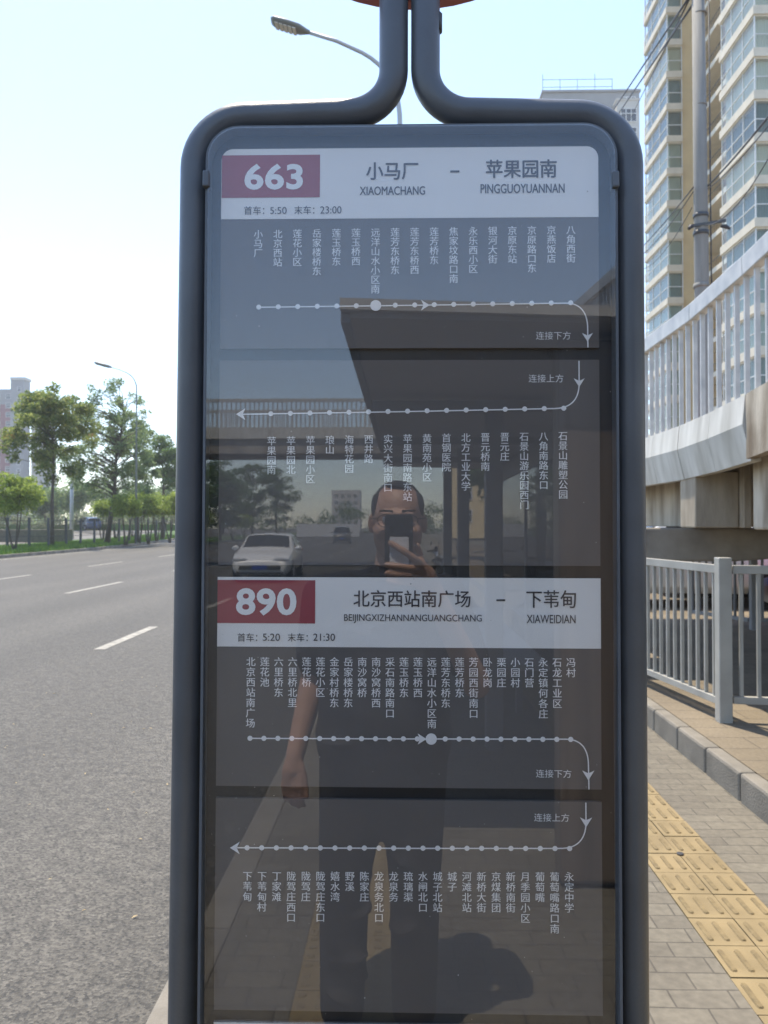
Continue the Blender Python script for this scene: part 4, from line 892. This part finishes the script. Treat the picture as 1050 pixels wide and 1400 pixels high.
def bay_window(x0, x1, y0, y1, zb, hh, nx, ny):
    # glazing wraps the corner: one face to the street end, one to the road
    g = MB().add([(x0 + .06, y0 + .05, zb), (x1 - .05, y0 + .05, zb), (x1 - .05, y0 + .05, zb + hh), (x0 + .06, y0 + .05, zb + hh)], [(0, 1, 2, 3)]).add([(x0 + .05, y1 - .05, zb), (x0 + .05, y0 + .06, zb), (x0 + .05, y0 + .06, zb + hh), (x0 + .05, y1 - .05, zb + hh)], [(0, 1, 2, 3)])
    wdw = g.build('window', M['bglass'], bt); f = MB(); t = .07
    for i in range(nx + 1):
        x = x0 + (x1 - x0) * i / nx; f.box(min(x, x1 - t), min(x, x1 - t) + t, y0, y0 + .08, zb, zb + hh)
    for i in range(1, ny + 1):
        y = y0 + (y1 - y0) * i / ny; f.box(x0, x0 + .08, min(y, y1 - t), min(y, y1 - t) + t, zb, zb + hh)
    zm = zb + hh * .42
    f.box(x0 + t, x1 - t, y0 + .005, y0 + .075, zm, zm + .06); f.box(x0 + .005, x0 + .075, y0 + .08, y1 - t, zm, zm + .06)
    f.build('window_frame', M['wframe'], wdw)
    c = MB(); N = 48; pts = [(x0 + .28 + (x1 - x0 - .36) * i / N, y0 + .30 + .035 * math.sin(i * 1.7)) for i in range(N + 1)]
    c.add([(x, y, zb) for x, y in pts] + [(x, y, zb + hh) for x, y in pts], [(i, i + 1, i + 2 + N, i + 1 + N) for i in range(N)], True)
    pts = [(x0 + .30 + .035 * math.sin(i * 1.7), y0 + .3 + (y1 - y0 - .4) * i / N) for i in range(N + 1)]
    c.add([(x, y, zb) for x, y in pts] + [(x, y, zb + hh) for x, y in pts], [(i, i + 1, i + 2 + N, i + 1 + N) for i in range(N)], True)
    c.build('curtain', M['curtain'], wdw); return wdw
wa = bay_window(23.95, 25.30, 71.0, 77.4, Z0 + .12, FH - .74, 1, 3)
wb = bay_window(24.15, 26.85, 54.0, 59.6, Z0 + .55 + .12, FH - .78, 2, 3)
for k in range(1, NF):
    for src in (wa, wb):
        c = copy_tree(src); c.location.z = k * FH
bal = MB()
for k in range(NF):
    zz = Z0 + 0.9 + k * FH; bal.box(26.3, 28.58, 60.2, 70.9, zz, zz + .14); bal.box(26.3, 26.36, 60.2, 70.9, zz + .14, zz + .42)
bal.build('balcony_slab', M['white_band'], bt)
bal = MB()
for k in range(NF):
    zz = Z0 + 1.46 + k * FH
    bal.bar((26.34, 60.2, zz + .55), (26.34, 70.9, zz + .55), .04, .04)
    for i in range(30): bal.bar((26.34, 60.4 + i * .36, zz - .15), (26.34, 60.4 + i * .36, zz + .55), .02, .02, (0, 1, 0))
bal.build('balcony_railing', M['steel_dark'], bt)
# small balconies at the far end of the bay
mb = MB()
for k in range(NF):
    zz = Z0 + 1.4 + k * FH; mb.box(24.25, 25.9, 77.6, 78.7, zz - .55, zz - .40); mb.box(24.25, 24.33, 77.6, 78.7, zz - .40, zz + .25); mb.box(24.75, 25.9, 77.5, 79.8, zz + .9, zz + 1.5)
mb.build('far_balcony', M['white_band'], bt)
MB().box(29.0, 60, 40, 53.9, 0, 4.2).build('podium', M['beige'], bt)

gb_ = thing('apartment_block', 'grey apartment block with flat roof and roof railing behind the sign', 'apartment block', (0, 0, 0))
q0 = wp(744, 716, 125); q1 = wp(877, 716, 125); zt = wp(744, 127, 125).z; zt2 = wp(850, 142, 123).z
MB().box(q0.x, q1.x, 125, 145, 0, zt).build('wall', M['wgrey'], gb_)
MB().box(q0.x - .2, q1.x + .2, 124.8, 145.2, zt, zt + .35).build('parapet', M['wgrey'], gb_)
w0 = wp(846, 716, 122).x; w1 = wp(877, 716, 122).x
MB().box(w0, w1, 122, 124.99, 0, zt2).build('wing', M['wpale'], gb_)
MB().box(w0 - .1, w1 + .1, 121.9, 124.98, zt2, zt2 + .3).build('parapet', M['wpale'], gb_)
mb = MB()
for zz in (1.0, 2.2):
    mb.bar((q0.x, 125.2, zt + zz), (q0.x + 11.0, 125.2, zt + zz), .06, .06)
for i in range(5): mb.bar((q0.x + i * 2.75, 125.2, zt), (q0.x + i * 2.75, 125.2, zt + 2.3 + (0.8 if i in (0, 3) else 0)), .07, .07, (0, 1, 0))
mb.build('roof_railing', M['steel_dark'], gb_)
def flat_window(x, y, zc, ww, hh, par, nx=3):
    o = MB().box(x - ww / 2, x + ww / 2, y - .02, y + .05, zc - hh / 2, zc + hh / 2).build('window', M['wdark'], par); f = MB()
    for i in range(nx + 1): xx = x - ww / 2 + (ww - .1) * i / nx; f.box(xx, xx + .1, y - .08, y - .021, zc - hh / 2, zc + hh / 2)
    for zz in (zc - hh / 2 - .1, zc + hh / 2, zc + hh * .1): f.box(x - ww / 2 - .02, x + ww / 2 + .02, y - .09, y - .022, zz, zz + .1)
    f.build('window_frame', M['wframe'], o); return o
s_ = flat_window(wp(808, 716, 125).x, 125, zt - 3.6, 2.0, 1.5, gb_)
for k in range(1, 7): c = copy_tree(s_); c.location.z = -k * 3
s_ = flat_window(wp(862, 716, 122).x, 122, zt2 - 2.3, 2.5, 1.9, gb_)
for k in range(1, 8): c = copy_tree(s_); c.location.z = -k * 2.95
flat_window(wp(862, 716, 125).x, 125, zt - 1.5, 2.2, 1.2, gb_)
# plum and pale tower far left
pt = thing('residential_tower', 'distant plum and pale grey residential tower behind the olive tree', 'tower', (0, 0, 0))
x0 = wp(-60, 716, 250).x; x1 = wp(17, 716, 250).x; x2 = wp(36, 716, 250).x; zA = wp(0, 553, 250).z; zB = wp(10, 532, 250).z; zC = wp(25, 521, 250).z
MB().box(x0, x1, 250, 253, 0, zA).build('lower_wall', M['wred'], pt); MB().box(x0, x1 + .1, 249.9, 253, zA, zB).build('upper_wall', M['wgrey'], pt)
MB().box(x1 + .11, x2, 248, 252, 0, zC).build('side_wall', M['wgrey'], pt); MB().box(x1 + .0, x2 + .3, 247.8, 252.2, zC, zC + .9).build('cornice', M['wpale'], pt)
MB().box(x2 + .01, x2 + 6, 253, 258, 0, zB - 5).build('rear_wall', M['wpale'], pt)
s1 = None
for i in range(5):
    o = MB()
    for k in range(1): pass
cols = [x1 - 1.6 - i * 3.4 for i in range(5)]; first = flat_window(cols[0], 249.9, zB - 2.4, 1.6, 1.5, pt, 1); cnt = 0
for i, xx in enumerate(cols):
    for k in range(15):
        if i == 0 and k == 0: continue
        if cnt < 70: c = copy_tree(first); c.location = (xx - cols[0], 0 if k < 2 else .1, -k * 2.9); cnt += 1
f2_ = flat_window((x1 + x2) / 2 + .6, 248, zC - 3, 1.2, 1.4, pt, 1)
for k in range(1, 15): c = copy_tree(f2_); c.location.z = -k * 2.9

# ================================================================ BUS SHELTER (behind the camera, seen in the glass)
bs = thing('bus_shelter', 'long grey bus shelter with flat roof mirrored in the sign glass', 'bus shelter')
SY0, SY1 = -1.25, -9.5
mb = MB().prism([(-0.22, 2.44), (1.75, 2.385), (1.75, 2.43), (-0.22, 2.51)], SY1, SY0); mb.build('roof', M['shelter_soffit'], bs)
MB().box(-0.26, -0.221, SY1 - .02, SY0, 2.42, 2.515).build('roof_edge', M['shelter'], bs)
MB().prism([(-0.26, 2.465), (1.79, 2.395), (1.79, 2.435), (-0.26, 2.512)], SY0 + .001, SY0 + .05).build('roof_edge', M['wpale'], bs)
for i in range(3): MB().box(-0.2 + .0, 1.7, -3.2 - i * 2.1, -3.1 - i * 2.1, 2.32, 2.384).build('roof_rib', M['shelter'], bs)
for yy in (-3.5, -6.3, -9.2): MB().box(.58, .70, yy - .06, yy + .06, 0, 2.384).build('post', M['shelter'], bs, .01)
MB().box(1.30, 1.32, -9.2, -3.5, .35, 2.15).build('back_glass', M['shelter_glass'], bs)
MB().box(1.28, 1.35, -9.25, -3.45, 2.152, 2.384).build('back_beam', M['shelter'], bs)
for yy in (-3.45, -6.3, -9.25): MB().box(1.29, 1.36, yy - .05, yy + .05, 0, 2.15).build('back_post', M['shelter'], bs)
MB().box(.68, 1.60, -1.52, -1.36, 0.02, 2.37).build('end_panel', M['shelter_brown'], bs, .02)
MB().box(.80, 1.16, -8.6, -4.2, .42, .47).build('bench_seat', M['galv'], bs, .01)
for yy in (-4.6, -6.4, -8.2): MB().box(.95, 1.0, yy - .03, yy + .03, 0, .42).build('bench_leg', M['shelter'], bs)
# scooters on the mirrored pavement
def scooter(loc, rz, label):
    r = thing('electric_scooter', label, 'scooter', loc, rz, 'scooters parked on the mirrored pavement')
    for yy in (-.58, .60):
        mb = MB(); a = [Vector((0, yy + .22 * math.cos(t), .25 + .22 * math.sin(t))) for t in [2 * math.pi * i / 18 for i in range(19)]]; mb.tube(a, .045, 8, False)
        wh = mb.build('wheel', M['tyre'], r); MB().tube([(-.03, yy, .25), (.03, yy, .25)], .12, 12).build('hub', M['rim'], wh)
    MB().prism_x([(-.62, .42), (-.15, .30), (.32, .26), (.36, .34), (-.05, .38), (-.12, .66), (-.70, .70), (-.80, .58)], -.13, .13).build('body', M['steel_dark'], r, .03)
    MB().prism_x([(-.68, .71), (-.10, .68), (-.08, .76), (-.40, .80), (-.72, .80)], -.14, .14).build('seat', M['cable'], r, .03)
    MB().prism_x([(.34, .30), (.42, .30), (.58, .72), (.50, 1.0), (.42, .98), (.46, .70)], -.17, .17).build('front_shield', M['steel_dark'], r, .03)
    MB().tube([(0, .62, .25), (0, .50, .70), (0, .42, 1.08)], .028, 8).build('fork', M['galv'], r)
    MB().tube([(-.33, .33, 1.08), (-.16, .42, 1.10), (.16, .42, 1.10), (.33, .33, 1.08)], .018, 8).build('handlebar', M['cable'], r)
    MB().ellipsoid((0, .55, .92), .09, .05, .07).build('headlight', M['head_lens'], r)
    for sx in (-1, 1): MB().ellipsoid((sx * .34, .40, 1.24), .06, .012, .04).build('mirror', M['steel_dark'], r)
scooter((0.30, -9.6, 0), R_(-60), 'dark electric scooter with bright lamp nearest in the mirrored pavement')
scooter((0.25, -13.6, 0), R_(-75), 'dark electric scooter farther back on the mirrored pavement')
# mirrored background
for i, (x, y, hh, rx_, lb) in enumerate(((-21.5, -132, 13, 4.6, 'tree nearest the road edge in the mirrored row'), (-20.5, -86, 9.5, 3.6, 'mirrored tree behind the white car'), (-21, -72, 9.0, 3.4, 'mirrored tree at the glass edge beside the white car'), (-21, -108, 11.5, 4.4, 'mirrored tree deepest in the row'), (-29, -125, 14, 6, 'tall mirrored tree in the second row'), (-27, -98, 13, 5.5, 'broad mirrored tree nearest the footbridge span'))):
    tree(lb, (x, y, 0), hh, 1.2, rx_, 5200, 0.40, M['leaf_c'], 200 + i, 40, (0.8, 1.4), 0.16, 'trees mirrored in the glass')
for i, (x, y) in enumerate(((-20.4, -92), (-20.4, -99), (-20.4, -78))):
    tree(['mirrored lime bush nearest the white car', 'mirrored lime bush in the middle of the verge', 'mirrored lime bush deepest on the verge'][i], (x, y, 0), 3.6, 1.2, 1.5, 2000, .22, M['leaf_lime'], 220 + i, 18, (.5, .8), .08, 'lime bushes mirrored in the glass', 0, .7, 3, 'topiary_tree')
for i, (x, y, hh) in enumerate(((5.0, -40, 9), (6.5, -52, 10))): tree(['mirrored pavement tree by the footbridge pier', 'mirrored pavement tree beside the yellow block'][i], (x, y, 0), hh, 2.5, 2.8, 3600, .34, M['leaf_c'], 230 + i, 30, (.7, 1.2), .15, 'trees mirrored behind the shelter')
hw_ = thing('hoarding', 'long white site hoarding across the mirrored road end', 'hoarding'); mb = MB(); mb.bar((-17.5, -128, .95), (-7.4, -132, .95), .12, 2.1); mb.build('panel', M['hoarding'], hw_)
yb_ = thing('apartment_block', 'ochre apartment block mirrored behind the shelter roof', 'apartment block', (9.5, -104, 0)); MB().box(-3, 5, -14, 0, 0, 26).build('wall', M['beige'], yb_)
s_ = flat_window(-1, 0, 3, 1.6, 1.5, yb_, 2)
for v_ in s_.data.vertices: v_.co.y = -v_.co.y
for ch in s_.children:
    for v_ in ch.data.vertices: v_.co.y = -v_.co.y
for k in range(1, 8):
    c = copy_tree(s_); c.location.z = k * 3
tb_ = thing('apartment_block', 'pale slab block mirrored on the skyline above the road', 'apartment block', (-24, -330, 0)); MB().box(-6, 6, -12, 0, 0, 17).build('wall', M['wpale'], tb_)
s_ = flat_window(-4, 0, 3, 1.8, 1.5, tb_, 2)
for ob in [s_] + list(s_.children):
    for v_ in ob.data.vertices: v_.co.y = -v_.co.y
for i in range(4):
    for k in range(5):
        if i or k: c = copy_tree(s_); c.location = (i * 2.7, 0, k * 2.9)
rs = np.random.default_rng(78); cs = []
for i in range(150): sz = rs.uniform(1.6, 3.0); cs.append((rs.uniform(-75, 45), -205 + rs.uniform(-10, 10), rs.uniform(0.5, 6.5), sz))
fw = leaf_obj('far_woods', leaf_cloud(rs, cs, 10000, 1, 0.8, 0.8), M['leaf_c'], None); tag(fw, 'low dark belt of trees on the mirrored skyline', kind='stuff')

# ================================================================ PERSON
def organic(name, mb, m, parent, voxel, smooth=4, fac=0.5):
    me = bpy.data.meshes.new(name); me.from_pydata(mb.v, [], mb.f); o = bpy.data.objects.new(name, me); COL.objects.link(o)
    r = o.modifiers.new('r', 'REMESH'); r.mode = 'VOXEL'; r.voxel_size = voxel; r.use_smooth_shade = True
    s = o.modifiers.new('s', 'SMOOTH'); s.iterations = smooth; s.factor = fac
    dg = bpy.context.evaluated_depsgraph_get(); ev = o.evaluated_get(dg); nm = bpy.data.meshes.new_from_object(ev)
    o.modifiers.clear(); o.data = nm; bpy.data.meshes.remove(me); nm.name = name
    nm.polygons.foreach_set('use_smooth', [True] * len(nm.polygons)); nm.materials.clear(); nm.materials.append(m); o.parent = parent; return o
pn = thing('person', 'man in navy t-shirt and dark trousers holding up a phone, mirrored in the glass', 'person')
HC = Vector((-0.013, -0.315, 1.575))
b = MB()
# head
b.ellipsoid(HC + Vector((0, -0.012, 0.022)), .077, .094, .094, 24, 16); b.ellipsoid(HC + Vector((0, .014, -.042)), .0745, .072, .080, 20, 14)
b.ellipsoid(HC + Vector((0, .032, -.088)), .050, .044, .034, 16, 10)          # chin
b.ellipsoid(HC + Vector((0, .078, .018)), .052, .016, .012, 16, 8)             # brow
b.capsule(HC + Vector((0, .082, .008)), .009, HC + Vector((0, .101, -.026)), .0135); b.ellipsoid(HC + Vector((0, .094, -.030)), .019, .012, .010)   # nose
for sx in (-1, 1):
    b.ellipsoid(HC + Vector((sx * .042, .058, -.034)), .030, .024, .026)       # cheeks
    b.ellipsoid(HC + Vector((sx * .081, -.010, -.010)), .0095, .017, .030, 12, 8, Matrix.Rotation(sx * -.25, 3, 'Z'))   # ears
b.ellipsoid(HC + Vector((0, .080, -.058)), .026, .014, .010)                   # mouth
b.capsule(HC + Vector((0, -.02, -.06)), .060, (-.03, -.345, 1.38), .064, 16)     # neck
TC = -0.055
b.capsule((TC - .12, -.345, 1.345), .062, (TC + .12, -.345, 1.345), .062); b.capsule((TC, -.335, 1.28), .14, (TC, -.32, 1.02), .15, 20); b.capsule((TC - .03, -.33, .95), .14, (TC + .03, -.33, .95), .14)
# hanging arm (its hand open and slightly curled)
LS, LE, LW = Vector((-.238, -.345, 1.345)), Vector((-.272, -.36, 1.085)), Vector((-.318, -.285, .88))
b.capsule(LS, .052, LE, .042); b.capsule(LE, .043, LW, .028)
def hand(b, wrist, d, palm_n, side, curl, k_=1.0, thumb_dir=None):
    d = d.normalized(); n = (palm_n - d * palm_n.dot(d)).normalized(); s = d.cross(n) * side
    if s.x < 0: s = -s          # s runs towards the thumb edge, which faces the body
    for k in (-1, -.33, .33, 1): b.capsule(wrist + s * .016 * k * k_ + d * .008, .0145, wrist + d * .082 * k_ + s * .027 * k * k_, .0118)
    for k, ln in ((1, .076), (.33, .084), (-.33, .078), (-1, .060)):
        p = wrist + d * .086 * k_ + s * .028 * k * k_; dd = d.copy(); r0 = .0086
        for j, f in enumerate((.45, .32, .23)):
            dd = (dd * math.cos(curl[j]) + n * math.sin(curl[j])).normalized()
            q_ = p + dd * ln * f * k_; b.capsule(p, r0, q_, r0 * .92); p = q_; r0 *= .92
    t0 = wrist + d * .022 + s * .022; td = thumb_dir.normalized()
    t1 = t0 + td * .040 * k_; t2 = t1 + (td + d * .5).normalized() * .030 * k_; t3 = t2 + (td + d).normalized() * .022 * k_
    b.capsule(t0, .014, t1, .0110); b.capsule(t1, .0108, t2, .0095); b.capsule(t2, .0095, t3, .0080)
b.capsule(LW, .028, LW + Vector((-.004, .012, -.045)), .0235, 16); b.ellipsoid(LW + Vector((-.006, .014, -.055)), .034, .017, .048, 16, 12)
hand(b, LW + Vector((-.002, .008, -.012)), Vector((-.05, .14, -1)), Vector((.25, -.97, 0)), 1, (.30, .55, .45), .95, Vector((.30, .05, -1)))
# raised arm holding the phone
RS, RE, RW = Vector((.128, -.345, 1.345)), Vector((.215, -.235, 1.10)), Vector((.075, -.095, 1.400))
b.capsule(RS, .052, RE, .043); b.capsule(RE, .043, RW, .029)
PX = -0.008      # phone centre
pw, ph, pz = .0375, .079, 1.521
# palm behind the right edge of the phone; fingers wrap its back as seen in the glass
pal = [Vector((.062, -.058, 1.425)), Vector((.052, -.045, 1.455)), Vector((.058, -.050, 1.44))]
b.capsule(RW, .030, Vector((.062, -.068, 1.425)), .030); b.capsule(Vector((.066, -.066, 1.42)), .027, Vector((.046, -.045, 1.452)), .021)
b.capsule(Vector((.052, -.074, 1.405)), .022, Vector((.028, -.042, 1.425)), .015)
FY = 0.0065
def finger(pts, r): 
    for i in range(len(pts) - 1): b.capsule(pts[i], r * (1 - .08 * i), pts[i + 1], r * (1 - .08 * (i + 1)))
finger([Vector((.052, -.040, 1.452)), Vector((.036, -.006, 1.470)), Vector((.006, FY - .004, 1.492)), Vector((-.030, FY - .008, 1.513))], .0112)      # index reaching over the back
finger([Vector((.046, -.042, 1.436)), Vector((.028, -.006, 1.447)), Vector((-.012, FY - .006, 1.452)), Vector((-.040, FY - .014, 1.456))], .0110)
finger([Vector((.042, -.044, 1.420)), Vector((.022, -.008, 1.428)), Vector((-.014, FY - .008, 1.430)), Vector((-.040, FY - .014, 1.434))], .0106)
finger([Vector((.036, -.048, 1.405)), Vector((.014, -.012, 1.409)), Vector((-.014, FY - .010, 1.410)), Vector((-.036, FY - .014, 1.414))], .0095)
finger([Vector((.052, -.066, 1.440)), Vector((.050, -.055, 1.475)), Vector((.042, -.042, 1.505))], .0105)           # thumb on the screen side
# legs to the ankle
for (hx, kx, ax, ky) in ((-.140, -.172, -.182, -.30), (.028, .038, .036, -.31)):
    b.capsule((hx, -.33, .90), .088, (kx, ky, .50), .058); b.capsule((kx, ky, .50), .056, (ax, -.345, .09), .038); b.capsule((ax, -.35, .06), .036, (ax + (-.02 if ax < 0 else .02), -.22, .045), .032)
body = organic('body', b, M['skin'], pn, .0046, 3, .5)
# clothing over it
rt_ = random.Random(3); s_ = MB()
s_.capsule((TC - .125, -.345, 1.345), .078, (TC + .125, -.345, 1.345), .078, 16); s_.capsule((TC, -.335, 1.28), .162, (TC - .01, -.315, 1.02), .182, 24); s_.capsule((TC - .02, -.325, .98), .178, (TC - .01, -.33, .88), .172, 24)
s_.capsule((-.03, -.345, 1.36), .080, (-.03, -.345, 1.40), .070, 16)
s_.capsule(LS, .070, LS.lerp(LE, .72), .066, 16); s_.capsule(RS, .070, RS.lerp(RE, .72), .066, 16)
s_.capsule((TC - .10, -.325, 1.22), .10, (TC - .09, -.325, .92), .11); s_.capsule((TC + .10, -.325, 1.22), .10, (TC + .09, -.325, .92), .11)
for q in range(26): s_.ellipsoid((TC + rt_.uniform(-.12, .12), -.325 + rt_.choice((.13, -.13)) , rt_.uniform(.92, 1.30)), rt_.uniform(.04, .09), .05, .012, 10, 6, Matrix.Rotation(rt_.uniform(-.9, .9), 3, 'Y'))
sh = organic('tshirt', s_, M['shirt'], pn, .009, 6)
rt = random.Random(8); t_ = MB(); t_.capsule((TC - .05, -.33, .93), .160, (TC + .05, -.33, .93), .160, 18); t_.capsule((-.06, -.33, .86), .14, (-.06, -.33, .74), .125, 18)
for (hx, kx, ax, ky) in ((-.140, -.172, -.182, -.30), (.028, .038, .036, -.31)):
    t_.capsule((hx, -.33, .86), .112, (kx, ky, .50), .078, 16); t_.capsule((kx, ky, .50), .077, (ax, -.345, .10), .068, 16)
    for q in range(16): t_.ellipsoid((kx + (hx - kx) * rt.random() * .6 + rt.uniform(-.03, .03), ky + rt.uniform(-.035, .035), rt.uniform(.12, .72)), .055, .055, .014, 10, 6, Matrix.Rotation(rt.uniform(-.5, .5), 3, 'Y'))
organic('trousers', t_, M['trousers'], pn, .010, 6)
hr = MB(); hr.ellipsoid(HC + Vector((0, -.040, .036)), .082, .078, .088, 24, 16)
for sx in (-1, 1): hr.ellipsoid(HC + Vector((sx * .061, -.006, .042)), .0205, .044, .044, 16, 12)
hr.ellipsoid(HC + Vector((0.004, .018, .104)), .040, .040, .014, 16, 8)
organic('hair', hr, M['hair'], pn, .005, 2)
for ax in (-.182, .036):
    tx = ax + (-.02 if ax < 0 else .02); f = MB(); f.capsule((ax, -.375, .045), .048, (tx, -.20, .036), .042, 16); f.ellipsoid((tx, -.17, .030), .047, .06, .032, 16, 10); organic('shoe', f, M['shoe'], pn, .006, 3)
for sx in (-1, 1):
    e = HC + Vector((sx * .032, .069, .002)); ey = MB().ellipsoid(e, .0135, .0125, .0115, 14, 10).build('eye', M['eye'], pn); MB().ellipsoid(e + Vector((0, .0100, 0)), .0058, .0035, .0058, 12, 8).build('iris', M['iris'], ey)
    MB().capsule(HC + Vector((sx * .016, .090, .026)), .0035, HC + Vector((sx * .050, .074, .028)), .0028, 8).build('eyebrow', M['hair'], pn)
MB().ellipsoid(HC + Vector((0, .092, -.058)), .024, .006, .0065, 14, 8).build('lips', M['lip'], pn)
gl = thing('spectacles', 'thin dark wire spectacles on the face of the mirrored man', 'spectacles', (0, 0, 0)); mb = MB()
for sx in (-1, 1):
    c = HC + Vector((sx * .033, .101, -.002)); mb.tube([c + Vector((.026 * math.cos(a), -.008 * abs(math.cos(a)) , .019 * math.sin(a))) for a in [2 * math.pi * i / 20 for i in range(21)]], .0014, 6, False)
    mb.tube([c + Vector((sx * .026, -.008, .006)), HC + Vector((sx * .080, .05, .006)), HC + Vector((sx * .086, -.01, .012))], .0016, 6)
mb.tube([HC + Vector((-.007, .098, .002)), HC + Vector((.007, .098, .002))], .0014, 6); mb.build('wire_frame', M['cable'], gl)
# phone: its lens sits where the picture is taken from
pz = 1.5095; phn = thing('phone', 'dark phone with white card in its case, held before the face', 'phone', (PX, -0.0125, pz))
MB().prism(rrect(-pw, pw, -ph, ph, .011, 6), -.0045, .0045).build('case', M['phone'], phn, .0015)
MB().prism(rrect(-pw + .004, pw - .004, ph - .052, ph - .005, .008, 5), .0046, .0062).build('camera_bump', M['phone'], phn)
for lx, lz in ((PX + .008, 0), (-.017, ph - .016), (-.017, ph - .040), (.016, ph - .041)):
    if lz: MB().tube([(lx, .0062, lz), (lx, .0072, lz)], .0075, 18).build('lens', M['lens'], phn)
MB().tube([(-PX, .0062, H - pz), (-PX, .0075, H - pz)], .0078, 18).build('lens', M['lens'], phn)
MB().prism(rrect(-.024, .026, -.062, .020, .002, 3), .0046, .0056).build('card', M['card'], phn)

# ================================================================ HAZE
hm = bpy.data.materials.new('haze_air'); hm.use_nodes = True; hn = hm.node_tree.nodes; hn.remove(hn['Principled BSDF'])
pv_ = hn.new('ShaderNodeVolumePrincipled'); pv_.inputs['Color'].default_value = (0.92, 0.95, 1.0, 1); pv_.inputs['Density'].default_value = 0.0007; pv_.inputs['Anisotropy'].default_value = 0.2
hm.node_tree.links.new(pv_.outputs[0], hn['Material Output'].inputs['Volume'])
tag(MB().box(-820, 820, -820, 820, -1.5, 95).build('haze', hm), 'thin bright summer haze over the road and the far towers', kind='stuff')
